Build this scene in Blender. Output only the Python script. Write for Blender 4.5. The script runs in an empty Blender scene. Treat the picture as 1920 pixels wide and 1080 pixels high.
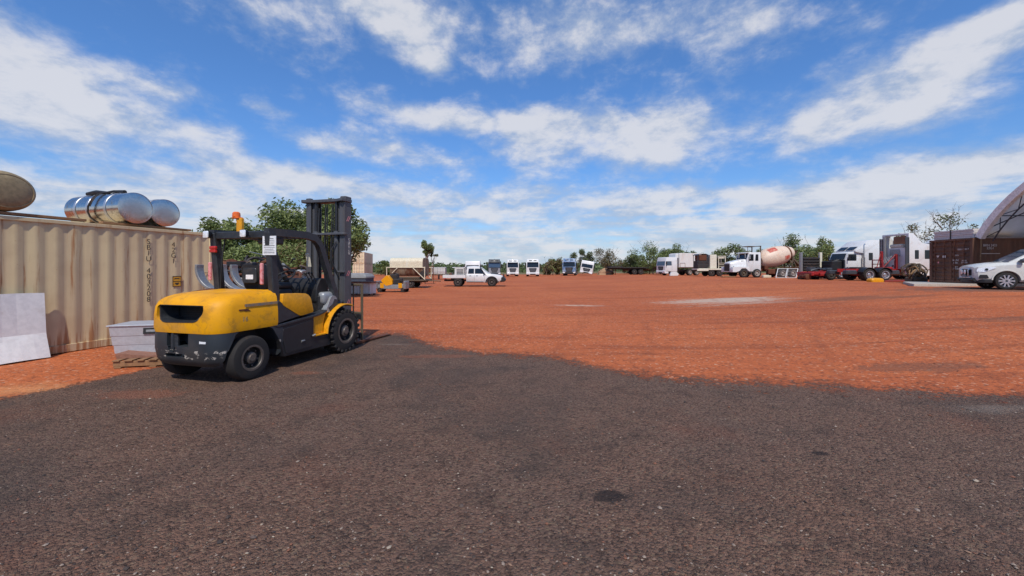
import bpy, bmesh, math, random
from mathutils import Vector, Matrix, noise as mnoise

R = math.radians
SC = bpy.context.scene
COL = SC.collection
FPX, HOR, EYE = 773.0, 503.0, 1.65          # focal length in px of the 1920 frame, horizon row, eye height


def lin(r, g, b, k=1.0):
    def f(u):
        u /= 255.0
        return (u / 12.92 if u <= .04045 else ((u + .055) / 1.055) ** 2.4) * k
    return (f(r), f(g), f(b), 1.0)


# ------------------------------------------------------------------ camera
cam = bpy.data.cameras.new('camera')
camo = bpy.data.objects.new('camera', cam)
COL.objects.link(camo)
camo.location = (0, 0, EYE)
camo.rotation_euler = (R(90), 0, 0)
cam.sensor_width = 36
cam.lens = 36 * FPX / 1920
cam.shift_y = (HOR - 540) / 1920.0
cam.clip_start = .05
cam.clip_end = 6000
SC.camera = camo

# ------------------------------------------------------------------ light
SUN_EL, SUN_AZ = 52.0, 176.0                # azimuth clockwise from +Y: behind the camera, a little to the left
sl = bpy.data.lights.new('sun', 'SUN')
sl.energy = 3.8
sl.angle = R(.6)
sl.color = (1.0, .94, .84)
so = bpy.data.objects.new('sun', sl)
COL.objects.link(so)
sdir = Vector((math.sin(R(SUN_AZ)) * math.cos(R(SUN_EL)), math.cos(R(SUN_AZ)) * math.cos(R(SUN_EL)), math.sin(R(SUN_EL))))
so.rotation_euler = sdir.to_track_quat('Z', 'Y').to_euler()
so.location = (0, -20, 40)

SC.view_settings.view_transform = 'Standard'
SC.view_settings.look = 'None'
SC.view_settings.exposure = 0
SC.view_settings.gamma = 1
SC.view_settings.use_curve_mapping = False

# ------------------------------------------------------------------ sky with clouds (direction based)
W = bpy.data.worlds.new('World')
SC.world = W
W.use_nodes = True
nt = W.node_tree
N, L = nt.nodes, nt.links
for n in list(N):
    N.remove(n)


def nd(tree, t, **kw):
    n = tree.nodes.new(t)
    for k, v in kw.items():
        setattr(n, k, v)
    return n


def mth(tree, op, a, b=None, c=None, clamp=False):
    n = tree.nodes.new('ShaderNodeMath')
    n.operation = op
    n.use_clamp = clamp
    for i, x in enumerate((a, b, c)):
        if x is None:
            continue
        if isinstance(x, (int, float)):
            n.inputs[i].default_value = x
        else:
            tree.links.new(x, n.inputs[i])
    return n.outputs[0]


def mixc(tree, fac, a, b, blend='MIX'):
    n = tree.nodes.new('ShaderNodeMix')
    n.data_type = 'RGBA'
    n.blend_type = blend
    for i, x in ((0, fac), (6, a), (7, b)):
        if isinstance(x, (int, float)):
            n.inputs[i].default_value = x
        elif isinstance(x, tuple):
            n.inputs[i].default_value = x
        else:
            tree.links.new(x, n.inputs[i])
    return n.outputs[2]


def mrange(tree, v, a, b, c=0.0, d=1.0, smooth=True):
    n = tree.nodes.new('ShaderNodeMapRange')
    n.interpolation_type = 'SMOOTHSTEP' if smooth else 'LINEAR'
    tree.links.new(v, n.inputs[0])
    for i, x in enumerate((a, b, c, d)):
        n.inputs[i + 1].default_value = x
    return n.outputs[0]


def noise(tree, vec, scale, detail=4, rough=.55, dist=0.0, out=0):
    n = tree.nodes.new('ShaderNodeTexNoise')
    n.inputs['Scale'].default_value = scale
    n.inputs['Detail'].default_value = detail
    n.inputs['Roughness'].default_value = rough
    n.inputs['Distortion'].default_value = dist
    if vec is not None:
        tree.links.new(vec, n.inputs['Vector'])
    return n.outputs[out]


tc = nd(nt, 'ShaderNodeTexCoord')
sky = nd(nt, 'ShaderNodeTexSky', sky_type='NISHITA')
sky.sun_disc = False
sky.sun_elevation = R(SUN_EL)
sky.sun_rotation = R(SUN_AZ)
sky.altitude = 100
sky.air_density = 1.0
sky.dust_density = .25
sky.ozone_density = 2.2
sep = nd(nt, 'ShaderNodeSeparateXYZ')
L.new(tc.outputs['Generated'], sep.inputs[0])
dx, dy, dz = sep.outputs
az = mth(nt, 'ARCTAN2', dx, dy)
el = mth(nt, 'ARCSINE', dz)
# cloud-deck coordinates: a flat layer far above, so texture shrinks towards the horizon
zz = mth(nt, 'ADD', mth(nt, 'MAXIMUM', dz, 0.0), .22)
cp = nd(nt, 'ShaderNodeCombineXYZ')
L.new(mth(nt, 'DIVIDE', dx, zz), cp.inputs[0])
L.new(mth(nt, 'DIVIDE', dy, zz), cp.inputs[1])
deck = cp.outputs[0]
# puffs: flattened, finer towards the horizon


def skyvec(sx, sy, up=0.0):
    v = nd(nt, 'ShaderNodeCombineXYZ')
    L.new(mth(nt, 'MULTIPLY', az, sx), v.inputs[0])
    e_ = mth(nt, 'MAXIMUM', mth(nt, 'ADD', el, up), 0.0)
    L.new(mth(nt, 'MULTIPLY', mth(nt, 'POWER', mth(nt, 'ADD', e_, .01), .75), sy), v.inputs[1])
    return v.outputs[0]


n1 = noise(nt, skyvec(4.6, 8.5), 1.0, 9, .62, .15)
n1b = noise(nt, skyvec(4.6, 8.5, .03), 1.0, 9, .62, .15)
n2 = noise(nt, skyvec(14, 24), 1.0, 7, .64, .2)
wv = noise(nt, skyvec(3.0, 6.0), 1.0, 5, .6, 0, 1)
pos = nd(nt, 'ShaderNodeCombineXYZ')
L.new(az, pos.inputs[0])
L.new(el, pos.inputs[1])
wsub = nd(nt, 'ShaderNodeVectorMath', operation='SUBTRACT')
L.new(wv, wsub.inputs[0])
wsub.inputs[1].default_value = (.5, .5, .5)
wmul = nd(nt, 'ShaderNodeVectorMath', operation='MULTIPLY')
L.new(wsub.outputs[0], wmul.inputs[0])
wmul.inputs[1].default_value = (.13, .07, 0)
padd = nd(nt, 'ShaderNodeVectorMath', operation='ADD')
L.new(pos.outputs[0], padd.inputs[0])
L.new(wmul.outputs[0], padd.inputs[1])
P = padd.outputs[0]
CLOUDS = [  # centre and half sizes of each bank, tilt in degrees, thickness
    (40, 105, 350, 105, 17, 1.25), (60, 205, 310, 95, 0, 1.35), (352, 243, 150, 42, 2, 1.0), (240, 70, 120, 30, 10, .35), (300, 160, 150, 45, 12, .8),
    (510, 202, 70, 22, 8, .75), (590, 265, 120, 32, 14, .75), (560, 30, 220, 100, 5, .7), (765, 60, 120, 75, 50, 1.0), (690, 5, 190, 60, 8, .9), (800, 115, 60, 40, 30, .8),
    (960, 60, 240, 100, 5, .75), (1210, 60, 300, 80, -5, .75), (1420, 45, 150, 60, -10, .55), (770, 212, 170, 48, 12, .95), (960, 228, 200, 55, 8, 1.0), (1120, 228, 230, 55, 3, 1.0),
    (1230, 275, 210, 58, -4, 1.15), (1000, 292, 110, 48, 0, 1.0), (742, 283, 125, 36, 20, .95), (862, 310, 70, 30, 10, .6), (1330, 190, 150, 80, 0, .6),
    (1490, 225, 170, 80, -30, .8), (1740, 135, 370, 85, -22, 1.1), (1860, 60, 200, 70, -22, .9), (1700, 218, 330, 60, -5, .7), (1640, 325, 430, 46, -8, .85),
    (1860, 310, 300, 48, -8, .95), (470, 322, 320, 50, 7, .9), (290, 345, 250, 42, 5, .8), (620, 345, 240, 45, 8, .75), (890, 372, 200, 42, 3, .9),
    (1250, 368, 230, 40, -3, 1.0), (1050, 355, 130, 34, 0, .7), (150, 375, 250, 30, 0, .6), (1600, 365, 300, 30, -4, .7),
]
acc = None
for (cx, cy, rx, ry, ang, w) in CLOUDS:
    a = math.atan2(cx - 960, FPX)
    e = math.atan2(HOR - cy, math.hypot(FPX, cx - 960))
    ka = math.cos(a) ** 2 / FPX
    ke = math.cos(a) * math.cos(e) ** 2 / FPX
    mp = nd(nt, 'ShaderNodeMapping', vector_type='TEXTURE')
    mp.inputs['Location'].default_value = (a, e, 0)
    mp.inputs['Rotation'].default_value = (0, 0, -R(ang * .65))
    mp.inputs['Scale'].default_value = (rx * ka * 1.05, ry * ke * 1.1, 1)
    L.new(P, mp.inputs[0])
    gr = nd(nt, 'ShaderNodeTexGradient', gradient_type='SPHERICAL')
    L.new(mp.outputs[0], gr.inputs[0])
    acc = mth(nt, 'MULTIPLY_ADD', gr.outputs[1], w, acc if acc is not None else 0.0)
# low stretched bank along the horizon
st = nd(nt, 'ShaderNodeMapping', vector_type='POINT')
st.inputs['Scale'].default_value = (2.2, 34, 1)
L.new(pos.outputs[0], st.inputs[0])
sn = noise(nt, st.outputs[0], 1.6, 6, .6, .3)
low = mth(nt, 'MULTIPLY', mrange(nt, el, .19, .10), mth(nt, 'MULTIPLY_ADD', sn, 1.9, -.12))
# behind the camera the clouds are scattered by the noise alone
backw = mrange(nt, dy, .35, -.2, 0, .55)
D0 = mth(nt, 'ADD', mth(nt, 'ADD', acc, low), mth(nt, 'MULTIPLY', backw, mrange(nt, n1, .42, .68)))
tex = mth(nt, 'ADD', mth(nt, 'MULTIPLY_ADD', n1, 2.5, -1.28), mth(nt, 'MULTIPLY_ADD', n2, 1.5, -.78))
D = mth(nt, 'ADD', D0, mth(nt, 'MULTIPLY', tex, .85))
alpha = mth(nt, 'MULTIPLY', mrange(nt, D, -.05, 1.1), .88)
shade = mrange(nt, mth(nt, 'ADD', mth(nt, 'ADD', mth(nt, 'MULTIPLY', D, .7), mth(nt, 'MULTIPLY', mth(nt, 'SUBTRACT', n1, n1b), 3.2)), mth(nt, 'MULTIPLY_ADD', n2, .9, -.45)), .0, 1.0)
CL = 1.0
cloudc = mixc(nt, shade, (3.6, 4.25, 5.4, 1), (6.1, 6.15, 6.5, 1))
hs = nd(nt, 'ShaderNodeHueSaturation')
hs.inputs['Saturation'].default_value = 1.12
hs.inputs['Value'].default_value = 1.0
L.new(sky.outputs[0], hs.inputs['Color'])
skyc = mixc(nt, 1.0, hs.outputs[0], mixc(nt, mrange(nt, el, .35, .75), mixc(nt, mrange(nt, el, .0, .40), (.62, .80, 1.06, 1), (.78, 1.03, 1.33, 1)), (1.15, 1.34, 1.55, 1)), 'MULTIPLY')
fin = mixc(nt, alpha, mixc(nt, mrange(nt, el, .13, .0, 0, .55), skyc, (4.4, 5.3, 6.8, 1)), cloudc)
bg = nd(nt, 'ShaderNodeBackground')
bg.inputs['Strength'].default_value = .12
L.new(fin, bg.inputs['Color'])
wo = nd(nt, 'ShaderNodeOutputWorld')
L.new(bg.outputs[0], wo.inputs[0])


# ------------------------------------------------------------------ materials
def new_mat(name):
    m = bpy.data.materials.new(name)
    m.use_nodes = True
    t = m.node_tree
    b = t.nodes['Principled BSDF']
    return m, t, b


MATS = {}


def paint(name, col, rough=.5, metal=0.0, dirt=None, amt=.25, scale=3.0, bump=0.0, bscale=60, coat=0.0, streak=False, vary=.12, spec=.5, lo=.52):
    """weathered painted / metal / plastic surface: base colour, tone variation, dirt patches, roughness break-up"""
    if name in MATS:
        return MATS[name]
    m, t, b = new_mat(name)
    c = nd(t, 'ShaderNodeTexCoord').outputs['Object']
    if streak:
        mp = nd(t, 'ShaderNodeMapping')
        mp.inputs['Scale'].default_value = (1, 1, .12)
        t.links.new(c, mp.inputs[0])
        cs = mp.outputs[0]
    else:
        cs = c
    na = noise(t, cs, scale, 6, .62)
    nb = noise(t, cs, scale * 5.3, 5, .6)
    dk = tuple(x * (1 - vary * 1.6) for x in col[:3]) + (1,)
    li = tuple(min(1, x * (1 + vary)) for x in col[:3]) + (1,)
    base = mixc(t, mrange(t, nb, .3, .7), dk, li)
    if dirt is not None:
        f = mth(t, 'MULTIPLY', mrange(t, mth(t, 'ADD', mth(t, 'MULTIPLY', na, .75), mth(t, 'MULTIPLY', nb, .25)), lo, lo + .16), amt, clamp=True)
        base = mixc(t, f, base, dirt)
        t.links.new(mth(t, 'MULTIPLY_ADD', f, .35, mth(t, 'MULTIPLY_ADD', nb, .25, rough - .12), clamp=True), b.inputs['Roughness'])
    else:
        t.links.new(mth(t, 'MULTIPLY_ADD', nb, .25, rough - .12, clamp=True), b.inputs['Roughness'])
    t.links.new(base, b.inputs['Base Color'])
    b.inputs['Metallic'].default_value = metal
    b.inputs['Coat Weight'].default_value = coat
    b.inputs['Specular IOR Level'].default_value = spec
    if bump > 0:
        bp = nd(t, 'ShaderNodeBump')
        bp.inputs['Strength'].default_value = .6
        bp.inputs['Distance'].default_value = bump
        t.links.new(noise(t, c, bscale, 4, .6), bp.inputs['Height'])
        t.links.new(bp.outputs[0], b.inputs['Normal'])
    MATS[name] = m
    return m


DUST = lin(150, 95, 65, .8)
RUST = lin(120, 62, 34, .8)
SOOT = lin(30, 28, 28)


def M(k):
    return MATS[k]


paint('yellow_paint', lin(238, 160, 12, .9), .42, 0, lin(175, 120, 50), .55, 2.6, coat=.15, vary=.08, lo=.55)
paint('yellow_side', lin(228, 156, 6, .88), .48, 0, lin(120, 80, 40), .5, 3.5, coat=.1, vary=.1, lo=.55)
paint('dark_grey_paint', lin(50, 53, 58, .8), .45, 0, lin(84, 74, 66), .35, 3, vary=.15)
paint('frame_black', lin(36, 37, 41, .8), .5, 0, lin(84, 70, 60), .3, 4)
paint('mast_grey', lin(84, 85, 90, .8), .45, .0, lin(70, 58, 50), .5, 3, streak=True)
paint('inner_steel', lin(52, 52, 55, .8), .4, .3, lin(30, 26, 24), .6, 4)
paint('black_plastic', lin(28, 28, 30), .55, 0, lin(84, 70, 60), .2, 5)
paint('rubber', lin(34, 31, 30), .85, 0, lin(100, 74, 58, .7), .38, 4, bump=.004, bscale=40)
paint('rim_recess_shade', lin(30, 28, 28), .7)  # recess shade put into the rim colour, so the dish looks deeper
paint('sheet_white', lin(232, 232, 228, .95), .6, 0, lin(170, 158, 146), .5, 2.5, vary=.05)
paint('rim_dark', lin(88, 80, 74), .5, .1, lin(96, 70, 56, .7), .5, 6)
paint('rim_pale', lin(168, 160, 150), .5, .2, DUST, .6, 6)
paint('rim_alloy', lin(200, 200, 204), .3, .8, lin(70, 66, 64), .3, 6)
paint('rusty_steel', lin(112, 66, 44, .8), .8, .2, lin(60, 36, 26), .6, 6, bump=.002)
paint('chrome', lin(206, 202, 196), .2, 1.0, lin(120, 108, 94), .6, 4, vary=.06)
paint('dull_alloy', lin(196, 198, 202), .34, .85, lin(130, 126, 120), .3, 5, vary=.05)
paint('tank_dull', lin(150, 132, 98), .55, .1, lin(96, 76, 50), .6, 3)
paint('white_paint', lin(226, 227, 226, .86), .38, 0, lin(176, 150, 128), .35, 2.2, coat=.2, vary=.04)
paint('white_dusty', lin(222, 220, 214, .9), .5, 0, lin(170, 130, 104), .5, 2.0, streak=True, vary=.06)
paint('silver_paint', lin(148, 152, 156), .4, .3, lin(120, 100, 86), .4, 2.5)
paint('charcoal_paint', lin(58, 62, 68), .4, 0, lin(110, 96, 84), .3, 2.5)
paint('blue_paint', lin(104, 140, 184, .7), .45, 0, lin(206, 214, 224, .7), .75, 1.6, lo=.46)
paint('glass_dark', lin(26, 31, 36), .10, 0, lin(90, 84, 78), .2, 4, spec=.45)
paint('glass_blue', lin(58, 74, 92), .05, 0, lin(110, 112, 116), .2, 3, spec=.8)
paint('lamp_glass', lin(236, 238, 240), .15, .2, None, 0, 6, coat=.5)
paint('amber_plastic', lin(226, 104, 22), .35, 0, lin(150, 80, 30), .4, 6, coat=.3)
paint('red_plastic', lin(190, 40, 34), .35, 0, lin(110, 60, 50), .4, 6, coat=.3)
paint('red_white_tape', lin(222, 150, 150), .5, 0, lin(190, 50, 46), .8, 22, lo=.47)
paint('red_paint', lin(160, 34, 34, .85), .5, 0, lin(110, 70, 58), .5, 3)
paint('paper', lin(226, 226, 228), .8, 0, lin(150, 150, 156), .5, 14)
paint('timber', lin(150, 112, 78, .85), .85, 0, lin(92, 66, 46), .6, 6, bump=.003, streak=False)
paint('timber_grey', lin(122, 106, 92, .8), .85, 0, lin(80, 66, 56), .6, 6, bump=.003)
paint('brown_sheet', lin(150, 104, 84, .8), .75, 0, lin(110, 76, 60), .5, 4)
paint('concrete', lin(186, 178, 168, .85), .85, 0, lin(140, 112, 94), .5, 3, bump=.003)
paint('fabric_white', lin(236, 230, 222), .8, 0, lin(180, 168, 156), .4, 2)
paint('frame_galv', lin(150, 150, 150), .45, .6, lin(110, 90, 76), .4, 5)
paint('rust_tank', lin(150, 132, 108, .8), .7, .1, lin(96, 48, 28, .9), .9, 2.4, streak=True, lo=.44)
paint('cream_tank', lin(224, 212, 184, .85), .55, 0, lin(176, 152, 116), .4, 2)
paint('cream_panel', lin(226, 220, 200, .88), .5, 0, lin(170, 140, 110), .4, 3)
paint('drum_paint', lin(224, 200, 178, .9), .5, 0, lin(196, 142, 112), .45, 1.8, lo=.5)
paint('drum_red', lin(184, 84, 68), .55, 0, lin(214, 160, 140), .7, 4, lo=.47)
paint('olive_steel', lin(92, 80, 64), .7, .1, lin(120, 80, 56), .6, 4)
paint('tarp_blue', lin(60, 70, 86), .7, 0, lin(110, 104, 100), .4, 3)
paint('tarp_grey', lin(132, 134, 136), .75, 0, lin(100, 90, 82), .4, 4)
paint('chassis_dark', lin(44, 40, 40), .65, .1, lin(110, 74, 54), .5, 4)
paint('rag_brown', lin(140, 110, 78), .9, 0, lin(70, 60, 50), .7, 9)
paint('sandwich_panel', lin(214, 206, 200, .9), .5, 0, lin(176, 164, 156), .5, 6)
paint('box_alloy', lin(184, 186, 192), .45, .35, lin(150, 130, 116), .4, 4, vary=.05)
paint('white_suv', lin(226, 227, 222, .74), .26, 0, lin(206, 198, 188), .25, 1.6, coat=.5, vary=.02)
paint('text_dark', lin(62, 54, 48), .8)
paint('text_white', lin(214, 206, 200), .8)
paint('label_yellow', lin(220, 160, 40), .6, 0, lin(60, 44, 20), .9, 30, lo=.52)
paint('stripe_grey', lin(150, 120, 84), .6, 0, lin(110, 108, 108), .8, 9, lo=.45)
paint('bark', lin(112, 92, 76, .8), .95, 0, lin(70, 56, 46), .6, 8, bump=.01, bscale=20)
paint('bark_pale', lin(176, 160, 144, .8), .95, 0, lin(110, 96, 84), .6, 8, bump=.01, bscale=20)
paint('rubble', lin(176, 140, 108, .8), .95, 0, lin(120, 84, 60), .6, 3, bump=.02, bscale=12)


def container_paint(name, col, streakc, rust, topc):
    m, t, b = new_mat(name)
    c = nd(t, 'ShaderNodeTexCoord').outputs['Object']
    mp = nd(t, 'ShaderNodeMapping')
    mp.inputs['Scale'].default_value = (3.2, 3.2, .22)
    t.links.new(c, mp.inputs[0])
    s1 = noise(t, mp.outputs[0], 1.1, 6, .6)
    s2 = noise(t, mp.outputs[0], 3.1, 5, .65)
    n3 = noise(t, c, 1.1, 6, .6)
    n4 = noise(t, c, 26, 3, .6)
    sp = nd(t, 'ShaderNodeSeparateXYZ')
    t.links.new(c, sp.inputs[0])
    base = mixc(t, mrange(t, s1, .35, .68), col, streakc)
    base = mixc(t, mth(t, 'MULTIPLY', mrange(t, n3, .45, .7), .5), base, topc)
    lowz = mrange(t, sp.outputs[2], .75, .05)
    rf = mth(t, 'MULTIPLY', mrange(t, mth(t, 'ADD', s2, mth(t, 'MULTIPLY', lowz, .14)), .55, .70), .8)
    base = mixc(t, rf, base, rust)
    rs = mth(t, 'MULTIPLY', mrange(t, n4, .70, .76), .6)
    base = mixc(t, rs, base, rust)
    t.links.new(base, b.inputs['Base Color'])
    b.inputs['Roughness'].default_value = .62
    MATS[name] = m
    return m


container_paint('container_tan', lin(200, 178, 140), lin(212, 192, 148), lin(156, 98, 48), lin(182, 156, 120))
container_paint('container_brown', lin(108, 72, 52, .9), lin(88, 60, 46, .9), lin(130, 80, 54), lin(118, 82, 62, .9))
container_paint('container_cream', lin(214, 192, 158, .95), lin(226, 206, 172, .95), lin(160, 110, 70), lin(196, 170, 140, .95))


def scratched(name, base, edge, z0, z1):
    """dark casting with chipped bare patches in the band that scrapes against things"""
    m, t, b = new_mat(name)
    c = nd(t, 'ShaderNodeTexCoord').outputs['Object']
    mp = nd(t, 'ShaderNodeMapping')
    mp.inputs['Scale'].default_value = (1, 1, 1.7)
    t.links.new(c, mp.inputs[0])
    n1_ = noise(t, mp.outputs[0], 9, 8, .68, .4)
    n2_ = noise(t, c, 2.2, 4, .5)
    sp = nd(t, 'ShaderNodeSeparateXYZ')
    t.links.new(c, sp.inputs[0])
    z = sp.outputs[2]
    band = mth(t, 'MULTIPLY', mrange(t, z, z0, z0 + .06), mrange(t, z, z1, z1 - .08))
    f = mrange(t, mth(t, 'ADD', n1_, mth(t, 'MULTIPLY_ADD', band, .22, -.17)), .60, .63)
    dusty = mth(t, 'MULTIPLY', mrange(t, n2_, .45, .7), .35)
    cc = mixc(t, dusty, base, lin(84, 78, 72))
    cc = mixc(t, f, cc, edge)
    t.links.new(cc, b.inputs['Base Color'])
    b.inputs['Roughness'].default_value = .5
    MATS[name] = m
    return m


scratched('scraped_casting', lin(44, 50, 56, .9), lin(176, 168, 158), .33, .56)


def chipped_yellow():
    m, t, b = new_mat('chipped_yellow')
    c = nd(t, 'ShaderNodeTexCoord').outputs['Object']
    n1_ = noise(t, c, 16, 6, .7, .3)
    n2_ = noise(t, c, 2.0, 5, .6)
    n3_ = noise(t, c, 60, 3, .6)
    sp = nd(t, 'ShaderNodeSeparateXYZ')
    t.links.new(c, sp.inputs[0])
    lowz = mrange(t, sp.outputs[2], 1.08, .80)
    base = mixc(t, mrange(t, n2_, .35, .7), lin(238, 166, 4, .92), lin(222, 150, 6, .88))
    base = mixc(t, mth(t, 'MULTIPLY', lowz, mth(t, 'MULTIPLY', mrange(t, n2_, .40, .62), .5)), base, lin(196, 146, 74))
    base = mixc(t, mth(t, 'MULTIPLY', mrange(t, n1_, .66, .70), .85), base, lin(110, 58, 26))
    base = mixc(t, mth(t, 'MULTIPLY', mrange(t, n3_, .66, .72), .45), base, lin(130, 90, 40))
    grime = noise(t, c, 4.5, 7, .7, .6)
    base = mixc(t, mth(t, 'MULTIPLY', mrange(t, grime, .50, .66), .5), base, lin(150, 108, 44))
    t.links.new(base, b.inputs['Base Color'])
    b.inputs['Roughness'].default_value = .55
    b.inputs['Specular IOR Level'].default_value = .35
    MATS['chipped_yellow'] = m


chipped_yellow()


def leaf_mat(name, a, b_, k=1.0):
    m, t, b = new_mat(name)
    c = nd(t, 'ShaderNodeTexCoord').outputs['Object']
    f = mrange(t, noise(t, c, .9, 4, .6), .3, .7)
    g = mrange(t, noise(t, c, 11, 2, .5), .3, .7)
    cc = mixc(t, mth(t, 'MULTIPLY_ADD', g, .5, mth(t, 'MULTIPLY', f, .5)), a, b_)
    t.links.new(cc, b.inputs['Base Color'])
    b.inputs['Roughness'].default_value = .6
    tr = nd(t, 'ShaderNodeBsdfTranslucent')
    t.links.new(cc, tr.inputs['Color'])
    mx = nd(t, 'ShaderNodeMixShader')
    mx.inputs[0].default_value = .32
    t.links.new(b.outputs[0], mx.inputs[1])
    t.links.new(tr.outputs[0], mx.inputs[2])
    t.links.new(mx.outputs[0], t.nodes['Material Output'].inputs['Surface'])
    MATS[name] = m


leaf_mat('leaf_olive', lin(98, 114, 58), lin(152, 162, 100))
leaf_mat('leaf_dark', lin(68, 86, 48), lin(116, 130, 78))
leaf_mat('leaf_grey', lin(74, 82, 58), lin(112, 116, 84))
leaf_mat('leaf_dry', lin(110, 92, 62), lin(140, 124, 88))


# ------------------------------------------------------------------ ground height
def ss(x):
    x = max(0.0, min(1.0, x))
    return x * x * (3 - 2 * x)


def G(x, y):
    return .64 * ss((x - 3) / 19.0) * max(.45, 1 - .006 * max(0.0, y - 25))


def PX(px, Y):
    return (px - 960) / FPX * Y


# ------------------------------------------------------------------ mesh helpers
class MB:
    """collects faces of one part"""

    def __init__(self):
        self.v, self.f, self.mi = [], [], []

    def add(self, vs, fs, m=0, X=None):
        o = len(self.v)
        if X is not None:
            vs = [X @ Vector(p) for p in vs]
        self.v += [tuple(p) for p in vs]
        self.f += [tuple(i + o for i in f) for f in fs]
        self.mi += [m] * len(fs)
        return self

    def _bm(self, bm, m, X):
        bm.verts.index_update()
        self.add([v.co.copy() for v in bm.verts], [[v.index for v in f.verts] for f in bm.faces], m, X)
        bm.free()
        return self

    def box(self, c, s, m=0, bev=0.0, rot=None, X=None, seg=1):
        bm = bmesh.new()
        bmesh.ops.create_cube(bm, size=1)
        for v in bm.verts:
            v.co = Vector((v.co.x * s[0], v.co.y * s[1], v.co.z * s[2]))
        if bev > 0:
            bmesh.ops.bevel(bm, geom=list(bm.edges), offset=min(bev, .45 * min(s)), segments=seg, affect='EDGES', profile=.5)
        T = Matrix.Translation(Vector(c))
        if rot is not None:
            T = T @ Matrix.Rotation(rot[0], 4, rot[1])
        return self._bm(bm, m, X @ T if X is not None else T)

    def prism(self, poly, axis, a, b, m=0, bev=0.0, X=None, seg=1):
        bm = bmesh.new()

        def p3(u, v, w):
            return (w, u, v) if axis == 'x' else ((u, w, v) if axis == 'y' else (u, v, w))
        A = [bm.verts.new(p3(u, v, a)) for u, v in poly]
        B = [bm.verts.new(p3(u, v, b)) for u, v in poly]
        n = len(poly)
        bm.faces.new(A)
        bm.faces.new(B)
        for i in range(n):
            bm.faces.new((A[i], A[(i + 1) % n], B[(i + 1) % n], B[i]))
        bmesh.ops.recalc_face_normals(bm, faces=bm.faces)
        if bev > 0:
            bmesh.ops.bevel(bm, geom=list(bm.edges), offset=bev, segments=seg, affect='EDGES', profile=.5, clamp_overlap=True)
        return self._bm(bm, m, X)

    def tube(self, path, r, n=8, m=0, caps=True, X=None):
        P_ = [Vector(p) for p in path]
        rs = r if isinstance(r, (list, tuple)) else [r] * len(P_)
        vs, fs = [], []
        up = None
        for i, p in enumerate(P_):
            t = (P_[min(i + 1, len(P_) - 1)] - P_[max(i - 1, 0)])
            if t.length < 1e-9:
                t = Vector((0, 0, 1))
            t.normalize()
            if up is None:
                up = Vector((0, 0, 1)) if abs(t.z) < .9 else Vector((1, 0, 0))
            s = t.cross(up)
            if s.length < 1e-6:
                s = t.cross(Vector((1, 0, 0)))
            s.normalize()
            u = s.cross(t)
            u.normalize()
            up = u
            for k in range(n):
                a = 2 * math.pi * k / n
                vs.append(p + (s * math.cos(a) + u * math.sin(a)) * rs[i])
        for i in range(len(P_) - 1):
            for k in range(n):
                k2 = (k + 1) % n
                fs.append((i * n + k, i * n + k2, (i + 1) * n + k2, (i + 1) * n + k))
        if caps:
            fs.append(tuple(reversed(range(n))))
            fs.append(tuple((len(P_) - 1) * n + k for k in range(n)))
        return self.add(vs, fs, m, X)

    def lathe(self, prof, origin, axis, n=24, m=0, X=None, closed=False, caps=True):
        """prof: (radius, distance along axis)"""
        ax = Vector(axis).normalized()
        s = ax.cross(Vector((0, 0, 1)) if abs(ax.z) < .9 else Vector((1, 0, 0))).normalized()
        u = s.cross(ax)
        o = Vector(origin)
        vs, fs = [], []
        for (r, d) in prof:
            for k in range(n):
                a = 2 * math.pi * k / n
                vs.append(o + ax * d + (s * math.cos(a) + u * math.sin(a)) * max(r, 1e-4))
        q = len(prof)
        for i in range(q if closed else q - 1):
            j = (i + 1) % q
            for k in range(n):
                k2 = (k + 1) % n
                fs.append((i * n + k, i * n + k2, j * n + k2, j * n + k))
        if not closed and caps:
            fs.append(tuple(range(n)))
            fs.append(tuple((q - 1) * n + k for k in range(n)))
        return self.add(vs, fs, m, X)

    def loft(self, rings, m=0, caps=True, X=None, mats=None):
        n = len(rings[0])
        vs = [p for r in rings for p in r]
        fs = []
        for i in range(len(rings) - 1):
            for k in range(n):
                k2 = (k + 1) % n
                fs.append((i * n + k, i * n + k2, (i + 1) * n + k2, (i + 1) * n + k))
        if caps:
            fs.append(tuple(reversed(range(n))))
            fs.append(tuple((len(rings) - 1) * n + k for k in range(n)))
        return self.add(vs, fs, m, X)

    def quad(self, a, b, c, d, m=0):
        return self.add([a, b, c, d], [(0, 1, 2, 3)], m)

    def bm_out(self):
        me = bpy.data.meshes.new('tmp')
        me.from_pydata(self.v, [], self.f)
        return me

    def build(self, name, mats, parent=None, ang=32, normals=True, loc=None):
        me = bpy.data.meshes.new(name)
        me.from_pydata(self.v, [], self.f)
        for mm in (mats if isinstance(mats, (list, tuple)) else [mats]):
            me.materials.append(M(mm) if isinstance(mm, str) else mm)
        me.polygons.foreach_set('material_index', self.mi)
        if normals:
            bm = bmesh.new()
            bm.from_mesh(me)
            bmesh.ops.recalc_face_normals(bm, faces=bm.faces)
            bm.to_mesh(me)
            bm.free()
        me.polygons.foreach_set('use_smooth', [True] * len(me.polygons))
        me.set_sharp_from_angle(angle=R(ang))
        me.update()
        o = bpy.data.objects.new(name, me)
        COL.objects.link(o)
        if parent is not None:
            o.parent = parent
        if loc is not None:
            o.location = loc
        return o


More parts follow.
